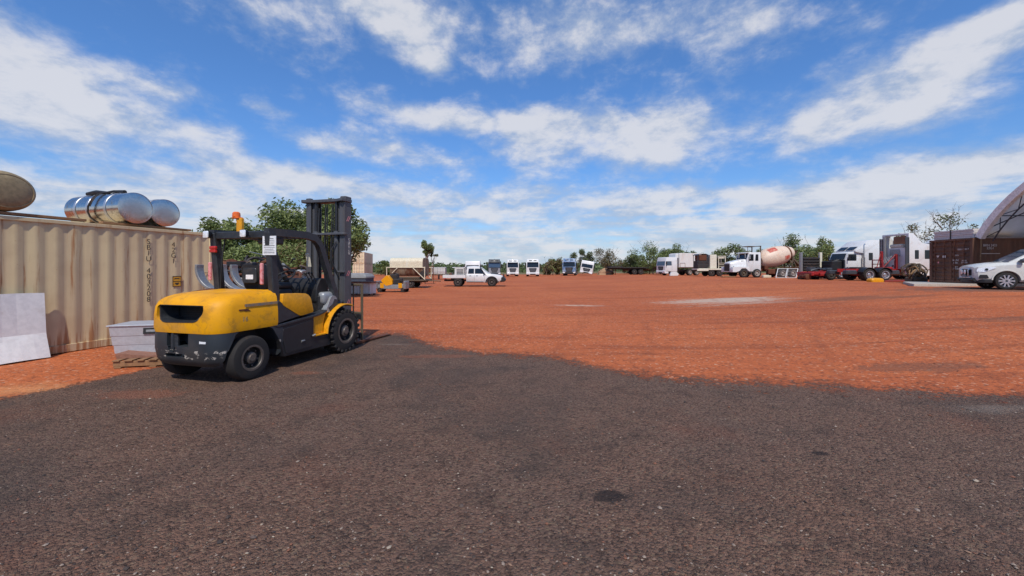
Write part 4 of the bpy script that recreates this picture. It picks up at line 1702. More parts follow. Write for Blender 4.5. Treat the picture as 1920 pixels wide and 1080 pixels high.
root = thing('sweeper_machine', 'low grey and yellow machine with a tilted bright yellow cowl parked on red dirt', 'machine', (PX(733, 28.2), 28.6, 0), R(-4))
mb = MB()
mb.box((0, -.3, .38), (1.9, .10, .30), 0, .02)
mb.box((0, .5, .30), (1.9, .10, .16), 0, .02)
mb.box((0, .1, .26), (1.8, .8, .06), 0, .01)
mb.build('chassis', 'silver_paint', root)
for x in (-.98, .98):
    mb = MB()
    mb.box((x, -.05, .50), (.16, .85, .56), 0, .04)
    mb.build('end_plate', 'frame_galv', root)
for x in (-.62, .66):
    mb = MB()
    mb.box((x, -.36, .46), (.26, .03, .34), 0, .01)
    mb.build('panel', 'yellow_side', root)
mb = MB()
mb.prism(rounded([(-.72, .80), (-.26, 1.20), (.05, .84), (.12, .52), (-.36, .42)], .08, 3), 'y', -.36, .10, 0, .03)
mb.build('cowl', 'yellow_paint', root)
mb = MB()
mb.box((.05, .25, 1.0), (.55, .5, .46), 0, .06)
mb.box((.35, .05, .72), (.5, .6, .4), 0, .05)
mb.tube([(-.2, .3, 1.15), (.1, .2, 1.32), (.35, .2, 1.22)], .05, 8)
mb.box((.62, -.05, .84), (.22, .3, .26), 0, .03)
mb.build('engine', 'chassis_dark', root)
for x in (-.8, .85):
    for s in (1, -1):
        wheel(root, (x, s * .34 + .05, .17), .17, .14, (0, s, 0), n=18)

# ------------------------------------------------------------------ water tank trailer
root = thing('tank_trailer', 'cream and rust stained water tank trailer with diagonal braces on two tyres', 'trailer', (PX(761, 34), 35.2, 0), R(-2))
root.scale = (.93, 1, 1)
mb = MB()
sec = rounded([(-1.12, 1.55), (-.95, 1.0), (.95, 1.0), (1.12, 1.55), (1.10, 2.30), (.85, 2.52), (-.85, 2.52), (-1.10, 2.30)], [.2, .4, .4, .2, .3, .3, .3, .3], 4)
mb.loft([[(x, y, z) for y, z in [(a * k, 1.76 + (b - 1.76) * k) for a, b in sec]] for x, k in ((-1.45, .97), (-1.42, 1), (1.50, 1), (1.53, .97))])
tank = mb.build('tank', 'rust_tank', root, 25)
mb = MB()
up = [(a, max(b, 1.72)) for a, b in sec]
mb.loft([[(x, y * 1.006, 1.72 + (z - 1.72) * 1.008) for y, z in up] for x in (-1.43, 1.51)])
mb.build('upper_shell', 'cream_tank', tank, 25)
for x in (.08, .20):
    mb = MB()
    mb.loft([[(x + d, y * 1.02, 1.72 + (z - 1.72) * 1.02) for y, z in up] for d in (-.03, .03)])
    mb.build('band', 'cream_panel', tank, 25)
mb = MB()
for y in (-1.17, 1.17):
    mb.box((0.02, y, 1.72), (3.5, .07, .08), 0, .008)
    for x in (-1.68, 1.72):
        mb.box((x, y, 1.2), (.07, .07, 1.0), 0, .006)
    mb.tube([(-.72, y, 1.68), (-1.2, y, 1.25)], .04, 6)
    mb.tube([(.66, y, 1.68), (1.66, y, .78)], .04, 6)
mb.build('brace_frame', 'cream_tank', root)
mb = MB()
mb.box((0.02, 0, .66), (3.6, 2.3, .12), 0, .01)
mb.box((.02, -.9, .86), (3.0, .2, .22), 0, .05)
mb.box((.02, 0, .54), (3.2, .9, .14), 0, .01)
mb.tube([(1.8, 0, .60), (2.9, 0, .56)], .05, 6)
mb.build('deck', 'olive_steel', root)
for x in (-.05, .55):
    for s in (1, -1):
        wheel(root, (x * .9 - .1, s * .95, .38), .38, .24, (0, s, 0), rim='rim_pale' if x < .3 else 'rim_dark', n=20)
mb = MB()
mb.lathe([(.28, -.15), (.30, -.1), (.30, .1), (.28, .15)], (1.55, -1.0, 1.15), (0, 1, 0), 16)
mb.tube([(1.55, -1.0, 1.15), (1.3, -1.05, .9), (1.2, -1.0, .72)], .04, 6)
mb.build('pump', 'chassis_dark', root)
for x in (1.25, 1.40):
    mb = MB()
    mb.box((x, -.95, .48), (.06, .06, .2), 0, .01)
    mb.build('valve', 'chassis_dark', root)

# rusty frame and IBC tanks beyond the water tank
root = thing('steel_stand', 'rusty brown steel frame standing right of the water tank trailer', 'frame', (PX(805, 44), 44, 0), R(10))
mb = MB()
for x in (-.45, .45):
    for y in (-.4, .4):
        mb.box((x, y, .95), (.07, .07, 1.9), 0, .005)
for z in (.3, 1.0, 1.85):
    for y in (-.4, .4):
        mb.box((0, y, z), (.9, .06, .06), 0, .005)
mb.box((0, 0, 1.45), (.7, .6, .5), 0, .04)
mb.build('frame', 'rusty_steel', root)


def ibc(label, loc, rz, group=None):
    root = thing('bulk_container', label, 'liquid container', loc, rz, group)
    mb = MB()
    mb.box((0, 0, .68), (1.08, .92, .98), 0, .08, seg=2)
    mb.build('bottle', 'white_dusty', root)
    mb = MB()
    for z in (.22, .42, .62, .82, 1.02, 1.18):
        for y in (-.48, .48):
            mb.box((0, y, z), (1.16, .02, .02))
        for x in (-.57, .57):
            mb.box((x, 0, z), (.02, .96, .02))
    for k in range(6):
        for y in (-.48, .48):
            mb.box((-.56 + .224 * k, y, .7), (.02, .022, 1.0))
    mb.build('cage', 'frame_galv', root)
    mb = MB()
    mb.box((0, 0, .1), (1.2, 1.0, .06), 0, .006)
    for x in (-.5, 0, .5):
        mb.box((x, 0, .035), (.12, 1.0, .07), 0, .004)
    mb.build('pallet_base', 'timber_grey', root)
    return root


for k, (px_, yy) in enumerate(((816, 62), (829, 61))):
    i_ = ibc(['greyish caged plastic liquid container left of the pair behind the tank trailer', 'clean white caged liquid container just left of the white utility truck'][k], (PX(px_, yy), yy, .62), R(5 - 8 * k), 'caged liquid containers')
    mb = MB()
    for x in (-.5, .5):
        for y in (-.4, .4):
            mb.box((x, y, .29), (.07, .07, .58), 0, .005)
    mb.box((0, 0, .60), (1.2, 1.0, .04), 0, .005)
    st = mb.build('stand', 'chassis_dark', i_)
    st.location = (0, 0, -.62)


# ------------------------------------------------------------------ ute
def car_loft(mb, secs, m=0):
    """secs: list of (x, ring of (y, z)) half rings, y>=0 from bottom centre to top centre; mirrored"""
    rings = []
    for x, h in secs:
        full = [(x, -y, z) for y, z in h] + [(x, y, z) for y, z in reversed(h)]
        rings.append(full)
    mb.loft(rings, m)


def build_ute():
    root = thing('utility_truck', 'white dual cab utility with a flat tray and black bull bar parked side on', 'utility truck', (PX(888, 37.3), 37.9, 0), R(-1.5))
    # local x forward (right in the picture)
    mb = MB()

    def h(w, zb, zs, zt, wt, ztop):
        return [(0, zb), (w * .92, zb), (w, zb + .12), (w, zs), (w * .97, zt), (wt, ztop), (0, ztop + .01)]
    secs = [(-.62, h(.90, .42, .95, 1.05, .86, 1.08)), (-.60, h(.91, .40, .95, 1.08, .87, 1.12)), (.5, h(.92, .38, .95, 1.10, .87, 1.13)), (1.20, h(.92, .38, .95, 1.10, .86, 1.14)), (1.45, h(.92, .42, .95, 1.08, .84, 1.14)),
            (2.2, h(.90, .46, .90, 1.02, .80, 1.06)), (2.50, h(.86, .48, .85, .96, .76, 1.0)), (2.62, h(.76, .52, .80, .88, .66, .92))]
    car_loft(mb, secs)
    body = mb.build('body', 'white_paint', root, 35)
    c = MB()
    for s in (1, -1):
        c.tube([(1.68, s * .55, .40), (1.68, s * 1.2, .40)], .46, 24)
    cut(body, [c])
    mb = MB()

    def gh(hw, zb, z, t):
        return [(0, zb), (hw, zb), (t, z), (t * .9, z + .05), (0, z + .065)]
    car_loft(mb, [(-.58, gh(.87, 1.05, 1.72, .70)), (-.54, gh(.875, 1.05, 1.76, .72)), (.0, gh(.88, 1.05, 1.80, .73)), (.45, gh(.88, 1.05, 1.77, .72)), (.62, gh(.88, 1.05, 1.70, .71)), (1.38, gh(.84, 1.05, 1.12, .80))])
    cab = mb.build('cab', 'white_paint', root, 35)
    for s in (1, -1):
        mb = MB()
        off = .012

        def gy(z):
            return s * (.885 - (z - 1.05) * .215 + off)
        for poly in ([(-.46, 1.17), (.08, 1.17), (.08, 1.62), (-.40, 1.62)], [(.16, 1.17), (1.10, 1.17), (.62, 1.62), (.16, 1.62)]):
            q = rounded(poly, .05, 3)
            mb.add([(x, gy(z), z) for x, z in q], [tuple(range(len(q)))])
        mb.build('side_window', 'glass_dark', cab)
        mb = MB()
        for x in (-.55, .12, 1.02):
            mb.box((x, s * .921, .80), (.012, .006, .55))
        mb.box((.2, s * .915, .42), (1.5, .06, .07), 0, .02)
        mb.build('door_gap', 'charcoal_paint', body)
        for x in (-.05, .55):
            mb = MB()
            mb.box((x - .2, s * .93, .98), (.16, .03, .035), 0, .01)
            mb.build('handle', 'black_plastic', body)
        mb = MB()
        mb.box((.98, s * 1.0, 1.20), (.10, .18, .16), 0, .03)
        mb.build('mirror', 'black_plastic', root)
        mb = MB()
        mb.box((2.40, s * .70, .88), (.30, .24, .13), 0, .04)
        mb.build('headlight', 'lamp_glass', root)
        # flares
        mb = MB()
        pts = [(1.68 + .56 * math.cos(a), .40 + .54 * math.sin(a)) for a in [R(-8 + 196 * k / 14) for k in range(15)]]
        inn = [(1.68 + (u - 1.68) * .84, .40 + (v - .40) * .84) for u, v in pts]
        mb.prism(pts + inn[::-1], 'y', s * .80, s * .95, 0, .006)
        mb.build('wheel_flare', 'black_plastic', root)
        for x in (1.68, -1.38):
            wheel(root, (x, s * .78, .40), .40, .26, (0, s, 0), rim='rim_dark', n=26)
    mb = MB()
    q = [(.66, 1.70, .66), (1.36, 1.16, .74)]
    mb.quad((.665, -.62, 1.745), (.665, .62, 1.745), (1.345, .74, 1.20), (1.345, -.74, 1.20))
    mb.build('windscreen', 'glass_blue', cab)
    mb = MB()
    mb.prism([(2.42, .40), (2.86, .46), (2.92, .62), (2.82, .80), (2.62, .86), (2.42, .80)], 'y', -.84, .84, 0, .04)
    mb.tube([(2.74, -.6, .82), (2.70, -.55, 1.08), (2.70, .55, 1.08), (2.74, .6, .82)], .035, 8)
    mb.build('bull_bar', 'black_plastic', root)
    mb = MB()
    mb.tube([(1.25, -.86, .98), (1.05, -.90, 1.10), (.66, -.80, 1.72), (.62, -.80, 1.86)], .04, 8)
    mb.build('snorkel', 'black_plastic', root)
    # tray
    mb = MB()
    mb.box((-1.70, 0, .80), (2.05, 1.86, .08), 0, .01)
    for s in (1, -1):
        mb.box((-1.70, s * .92, .94), (2.05, .03, .22), 0, .008)
    mb.box((-2.72, 0, .94), (.03, 1.86, .22), 0, .008)
    mb.build('tray', 'white_paint', root)
    mb = MB()
    mb.box((-.72, 0, 1.32), (.05, 1.8, .08), 0, .01)
    for y in (-.88, -.3, .3, .88):
        mb.box((-.72, y, 1.30), (.05, .05, .9), 0, .008)
    mb.box((-.72, 0, 1.76), (.06, 1.86, .06), 0, .01)
    mb.build('headboard', 'white_paint', root)
    mb = MB()
    mb.box((-.9, 0, .55), (3.6, .8, .16), 0, .02)
    mb.box((-1.75, -.55, .62), (.6, .2, .25), 0, .02)
    mb.build('chassis', 'chassis_dark', root)
    mb = MB()
    mb.box((-2.55, -.9, .72), (.2, .03, .08), 0, .01)
    mb.build('tail_light', 'red_plastic', root)
    return root


UTE = build_ute()
up_ = UTE.location
root = thing('tool_canopy', 'white louvred tool box standing on the tray behind the utility cab', 'tool box', (up_.x - 1.28, up_.y, .842), R(-1.5))
mb = MB()
mb.box((0, 0, .42), (.86, 1.2, .82), 0, .03)
mb.build('box', 'white_dusty', root)
mb = MB()
mb.box((-.05, 0, .87), (1.20, 1.25, .07), 0, .02)
mb.build('lid', 'white_paint', root)
mb = MB()
for k in range(5):
    mb.box((.06, -.604, .2 + .12 * k), (.62, .012, .07), 0)
mb.build('louvre', 'charcoal_paint', root)
root = thing('pump_engine', 'small dark pump engine on the rear of the utility tray', 'engine', (up_.x - 2.05, up_.y, .842), 0)
mb = MB()
mb.box((0, -.2, .2), (.36, .4, .36), 0, .05)
mb.tube([(-.2, -.2, .2), (-.42, -.2, .26), (-.5, -.25, .06)], .05, 8)
mb.tube([(0, -.25, .36), (.1, -.25, .5), (.2, -.2, .34)], .03, 6)
mb.build('block', 'charcoal_paint', root)
mb = MB()
mb.lathe([(.12, -.03), (.15, 0), (.12, .03)], (-.05, -.42, .22), (0, 1, 0), 14)
mb.build('flywheel', 'rusty_steel', root)


# ------------------------------------------------------------------ cab-over trucks
def cabover(name, label, loc, rz, body, trim, H_=3.35, W_=2.45, roof=True, group=None, lod=0, L_=2.15, box=None, glass='glass_dark', visor=True, wheels=True, tail=4.5, base=.62):
    """local x forward"""
    root = thing(name, label, 'truck', loc, rz, group)
    hw = W_ / 2
    ws0, ws1 = base + (H_ - base) * .42, base + (H_ - base) * .72      # windscreen band
    top = H_ if not roof else base + (H_ - base) * .80
    mb = MB()
    prof = rounded([(-L_, base), (0.02, base), (.06, ws0 - .05), (-.06, ws1 + .08), (-.22, top), (-L_, top)], [.05, .10, .05, .10, .15, .06], 3)
    mb.prism(prof, 'y', -hw, hw, 0, .07, seg=2)
    if roof:
        mb.prism(rounded([(-L_ + .05, top - .06), (-.22, top - .06), (-.40, H_ - .1), (-.60, H_), (-L_ + .1, H_)], [.02, .05, .15, .15, .1], 3), 'y', -hw * .90, hw * .90, 0, .06, seg=2)
    cab = mb.build('cab', body, root, 35)
    mb = MB()
    d = .016
    x0, x1 = .055 + d, -.05 + d
    q = [(x0, -hw * .90, ws0), (x0, hw * .90, ws0), (x1, hw * .87, ws1), (x1, -hw * .87, ws1)]
    mb.add(q + [(a - .03, b, c) for a, b, c in q], [(0, 1, 2, 3), (4, 7, 6, 5), (0, 4, 5, 1), (1, 5, 6, 2), (2, 6, 7, 3), (3, 7, 4, 0)])
    mb.build('windscreen', glass, cab)
    mb = MB()
    for y in (-.35, .3):
        mb.tube([(x0 + .02, y, ws0 + .02), (x0 - .0, y - .45, ws0 + .16)], .012, 5)
    mb.build('wiper', 'black_plastic', cab)
    mb = MB()
    gz0, gz1 = base + .28, ws0 - .12
    pg = rounded([(-hw * .36, gz0 - .22), (hw * .36, gz0 - .22), (hw * .62, gz1 - .12), (hw * .50, gz1), (-hw * .50, gz1), (-hw * .62, gz1 - .12)], .08, 3)
    mb.prism(pg, 'x', .05, .082, 0, .008)
    g = mb.build('grille', trim, cab)
    mb = MB()
    for k in range(5):
        z = gz0 + (gz1 - gz0) * (k + .6) / 5.6
        mb.box((.085, 0, z), (.02, W_ * .36, .022), 0, .005)
    mb.build('bar', 'frame_galv', g)
    mb = MB()
    mb.prism(rounded([(-.55, .34), (.08, .34), (.13, .46), (.11, base + .20), (-.55, base + .20)], .05, 2), 'y', -hw, hw, 0, .03)
    mb.build('bumper', body if lod != 2 else trim, root)
    mb = MB()
    mb.box((.05, 0, .46), (.17, W_ * .42, .22), 0, .02)
    mb.build('number_plate_recess', 'black_plastic', root)
    for s in (1, -1):
        mb = MB()
        mb.prism(rounded([(s * hw * .60, base - .10), (s * hw * .95, base - .10), (s * hw * .97, base + .16), (s * hw * .62, base + .10)], .04, 2), 'x', .05, .15, 0, .01)
        mb.build('headlight', 'lamp_glass', root)
        mb = MB()
        mb.box((-.10, s * (hw + .16), ws0 + .42), (.10, .22, .50), 0, .04)
        mb.box((-.10, s * (hw + .16), ws0 + .02), (.10, .20, .20), 0, .03)
        mb.tube([(-.12, s * (hw - .02), ws1 + .02), (-.1, s * (hw + .15), ws0 + .6)], .02, 6)
        mb.build('mirror', 'black_plastic', root)
        mb = MB()
        yy = s * (hw + .004)
        pw = rounded([(-1.15, ws0 + .02), (-.16, ws0 + .02), (-.22, ws1), (-1.10, ws1)], .08, 3)
        mb.prism(pw, 'y', yy - s * .02, yy + s * .004)
        mb.build('side_window', glass, cab)
        mb = MB()
        for z in (.42, base + .05):
            mb.box((-.75, s * (hw - .05), z), (.45, .2, .05), 0, .01)
        mb.tube([(-1.2, s * (hw + .004), base + .2), (-1.2, s * (hw + .004), ws1 + .05)], .012, 4)
        mb.build('step', 'black_plastic', root)
        if wheels:
            wheel(root, (-1.32, s * (hw - .18), .50), .50, .32, (0, s, 0), rim='rim_pale', n=22, rr=.6)
            for x in (-4.6, -5.9):
                wheel(root, (x, s * (hw - .30), .50), .50, .55, (0, s, 0), rim='rim_pale', n=22, rr=.6)
    if visor:
        mb = MB()
        mb.box((.06, 0, ws1 + .10), (.22, W_ * .86, .16), 0, .04, rot=(R(12), 'Y'))
        mb.build('sun_visor', 'glass_dark' if visor is True else visor, cab)
    if roof:
        mb = MB()
        for y in (-.45, .45):
            mb.box((-.33 + .03, y, (top + H_) / 2 - .02), (.12, .62, .13), 0, .02, rot=(R(35), 'Y'))
        mb.build('roof_lamp_panel', 'glass_dark', cab)
    if wheels:
        mb = MB()
        for s in (1, -1):
            mb.box((-tail / 2 - 1.2, s * .42, .80), (tail, .09, .26), 0, .01)
        mb.box((-2.6, 0, .9), (.6, 1.6, .5), 0, .05)
        mb.tube([(-4.6, -.9, .5), (-4.6, .9, .5)], .1, 8)
        mb.tube([(-5.9, -.9, .5), (-5.9, .9, .5)], .1, 8)
        mb.build('chassis', 'chassis_dark', root)
    return root


GT = 'cab-over trucks lined up across the yard'
FR = -R(90)          # facing the camera


def front(px_, Y):
    return (PX(px_, Y), Y, G(PX(px_, Y), Y))


g_ = cabover('cab_over_truck', 'grey and silver cab-over truck with a dark roof behind the utility bonnet', front(927, 82), FR + R(4), 'charcoal_paint', 'charcoal_paint', H_=3.45, W_=2.5, roof=True, group=GT, glass='glass_blue')
mb = MB()
mb.prism(rounded([(-1.12, .66), (1.12, .66), (1.14, 1.66), (-1.14, 1.66)], .08, 3), 'x', .035, .068, 0, .01)
mb.build('front_panel', 'silver_paint', g_)
cabover('cab_over_truck', 'white cab-over truck, left of the two white ones facing the camera', front(961.5, 84), FR + R(2), 'white_paint', 'charcoal_paint', H_=3.45, W_=2.45, group=GT, visor=True)
cabover('cab_over_truck', 'white cab-over truck, right of the two white ones facing the camera', front(999, 83), FR - R(2), 'white_paint', 'charcoal_paint', H_=3.5, W_=2.6, group=GT, visor=True)
cabover('cab_over_truck', 'faded blue cab-over truck with peeling paint parked beside the tilted cab', front(1067, 82), FR - R(12), 'blue_paint', 'chassis_dark', H_=3.45, W_=2.6, group=GT, visor='blue_paint', lod=2, glass='glass_dark')
t = cabover('truck_cab', 'white cab-over truck cab lying tilted to the right beside the blue truck', front(1098, 80), FR - R(10), 'white_paint', 'black_plastic', H_=2.75, W_=2.4, roof=False, visor=False, wheels=False, base=.45)
t.rotation_euler = (R(0), R(10), FR - R(10))
t.rotation_euler = (Matrix.Rotation(FR - R(14), 4, 'Z') @ Matrix.Rotation(R(-10), 4, 'X')).to_euler()
t.location.z += .10
cabover('small_truck', 'small white truck with only its cab roof showing above the utility', (PX(886, 60), 60, 0), FR, 'white_paint', 'charcoal_paint', H_=2.72, W_=2.1, roof=False, visor=False, base=.5, L_=1.7, tail=4.0)

# rubble heap and old flat trailer in the middle distance
rnd = random.Random(4)
mb = MB()
rings = []
for k in range(7):
    u = k / 6
    z = 1.25 * math.sin(u * math.pi / 2)
    r_ = 1.0 * math.cos(u * math.pi / 2) + .02
    rings.append([((1.5 * r_) * math.cos(a) * (1 + .2 * rnd.uniform(-1, 1)), (1.1 * r_) * math.sin(a) * (1 + .2 * rnd.uniform(-1, 1)), z * (1 + .12 * rnd.uniform(-1, 1))) for a in [2 * math.pi * i / 18 for i in range(18)]])
mb.loft(rings)
o = mb.build('rubble_heap', 'rubble', None, 20)
o.location = (PX(1135, 80), 80, G(PX(1135, 80), 80) - .03)
tag(o, 'pale tan heap of rubble left of the dark flat trailer', 'rubble heap', kind='stuff')

root = thing('flat_trailer', 'long dark rusty flat deck trailer in front of the far bushes', 'trailer', (PX(1176, 78), 78.5, G(PX(1176, 78), 78)), R(4))
mb = MB()
mb.box((0, 0, 1.32), (7.6, 2.4, .16), 0, .02)
for s in (1, -1):
    mb.box((0, s * .5, 1.12), (7.2, .12, .3), 0, .01)
mb.box((-2.2, 0, 1.5), (2.4, 1.8, .18), 0, .03)
mb.build('deck', 'chassis_dark', root)
mb = MB()
for s in (1, -1):
    mb.box((-2.4, s * .7, .58), (.14, .14, 1.1), 0, .01)
mb.build('landing_leg', 'rusty_steel', root)
for x in (1.2, 2.4):
    for s in (1, -1):
        wheel(root, (x, s * .9, .5), .5, .5, (0, s, 0), n=18, rim='rim_dark')
root = thing('flat_trailer', 'lower dark skeleton trailer at the right end of the old flat trailer', 'trailer', (PX(1200, 86), 87, G(PX(1200, 86), 86)), R(-6))
mb = MB()
mb.box((0, 0, 1.05), (6.2, 2.2, .14), 0, .02)
for s in (1, -1):
    mb.box((0, s * .5, .86), (6.2, .12, .26), 0, .01)
mb.build('deck', 'rusty_steel', root)
for x in (-1.2, .2):
    for s in (1, -1):
        wheel(root, (x, s * .9, .48), .48, .5, (0, s, 0), n=18, rim='rim_dark')

# ------------------------------------------------------------------ white box truck on the right
LF = R(180)
bx, by = PX(1262, 66), 66.0
root = cabover('box_truck', 'white box truck with a damaged front corner and a large white fridge body', (bx - 1.5, by + 1.2, G(bx, by)), LF + R(14), 'white_paint', 'black_plastic', H_=2.95, W_=2.4, roof=False, visor=False, tail=6.4, glass='glass_blue')
mb = MB()
mb.box((-5.0, 0, 2.45), (4.9, 2.45, 2.35), 0, .05)
bd = mb.build('box_body', 'white_dusty', root)
mb = MB()
mb.box((-2.35, 0, 3.15), (.55, 1.9, .75), 0, .08)
mb.build('fridge_unit', 'white_paint', root)
mb = MB()
mb.box((-5.0, 1.26, 1.30), (4.9, .06, .12), 0, .01)
mb.tube([(-2.7, 1.25, 1.25), (-2.7, 1.25, 2.0), (-3.6, 1.25, 2.0), (-3.6, 1.25, 1.25)], .025, 6)
mb.build('side_rail', 'rusty_steel', root)
# fallen panel in front of it
o = MB().prism(rounded([(-.65, .02), (.55, .02), (.72, .28), (.35, .62), (-.45, .55)], .12, 3), 'y', -.05, .30, 0, .03).build('loose_bumper', 'white_paint', None)
o.location = (PX(1264, 62), 62, G(PX(1264, 62), 62))
tag(o, 'broken white bumper piece lying on the dirt beside the box truck', 'bumper')

# ------------------------------------------------------------------ flat truck with drilling gear
fx, fy = PX(1334, 58), 58.0
gz = G(fx, fy)
root = thing('service_trailer', 'cream flat deck trailer carrying a compressor and cabinets', 'trailer', (fx, fy + 1.0, gz), R(0))
mb = MB()
mb.box((.2, 0, 1.0), (4.1, 2.3, .22), 0, .02)
mb.box((-1.3, -1.17, .90), (1.6, .08, .28), 0, .01)
mb.build('deck', 'cream_panel', root)
mb = MB()
for s in (1, -1):
    mb.box((.2, s * .5, .78), (4.0, .12, .24), 0, .01)
mb.tube([(2.2, 0, .75), (3.4, 0, .75)], .07, 6)
mb.build('chassis', 'chassis_dark', root)
for x in (.0, 1.15):
    for s in (1, -1):
        wheel(root, (x, s * .9, .45), .45, .45, (0, s, 0), n=18)
root = thing('compressor', 'brown compressor with a dark curved cover at the left of the cream trailer', 'compressor', (fx - 1.1, fy + 1.0, gz + 1.112), 0)
mb = MB()
mb.box((0, 0, .55), (1.3, 1.5, 1.1), 0, .08)
mb.box((0, -.6, .3), (1.5, .4, .5), 0, .05)
mb.build('engine', 'chassis_dark', root)
mb = MB()
mb.box((.05, 0, 1.5), (1.1, 1.5, .85), 0, .1)
mb.build('radiator', 'rusty_steel', root)
mb = MB()
mb.prism([(-.75, 1.85), (-.4, 2.02), (.4, 2.02), (.75, 1.88), (.75, 1.95), (.4, 2.09), (-.4, 2.09), (-.75, 1.92)], 'y', -.8, .8, 0, .01)
for x in (-.68, .66):
    for y in (-.72, .72):
        mb.box((x, y, .95), (.06, .06, 1.9), 0, .006)
mb.build('canopy', 'charcoal_paint', root)
root = thing('cabinet', 'tall cream steel cabinet in the middle of the flat trailer', 'cabinet', (fx + .35, fy + .9, gz + 1.112), 0)
mb = MB()
mb.box((0, 0, .98), (.95, 1.5, 1.95), 0, .04)
mb.build('body', 'cream_panel', root)
mb = MB()
mb.box((0, -.755, .98), (.82, .02, 1.75), 0, .006)
mb.box((.25, -.775, 1.1), (.2, .03, .05), 0, .01)
mb.build('door', 'cream_panel', root)
root = thing('operator_frame', 'cream framed control stand at the right end of the flat trailer', 'control stand', (fx + 1.6, fy + .9, gz + 1.112), 0)
mb = MB()
for x in (-.45, .5):
    for y in (-.6, .6):
        mb.box((x, y, .85), (.09, .09, 1.7), 0, .01)
mb.box((0, 0, 1.72), (1.1, 1.35, .10), 0, .02)
mb.box((-.05, 0, 1.5), (.9, 1.2, .2), 0, .02)
mb.build('frame', 'cream_panel', root)
mb = MB()
mb.box((0, 0, .45), (.8, 1.0, .8), 0, .05)
mb.build('console', 'chassis_dark', root)
mb = MB()
for z in (.3, .55, .75):
    mb.box((.05, -.64, z), (.9, .04, .05), 0, .01)
mb.build('guard_rail', 'cream_tank', root)


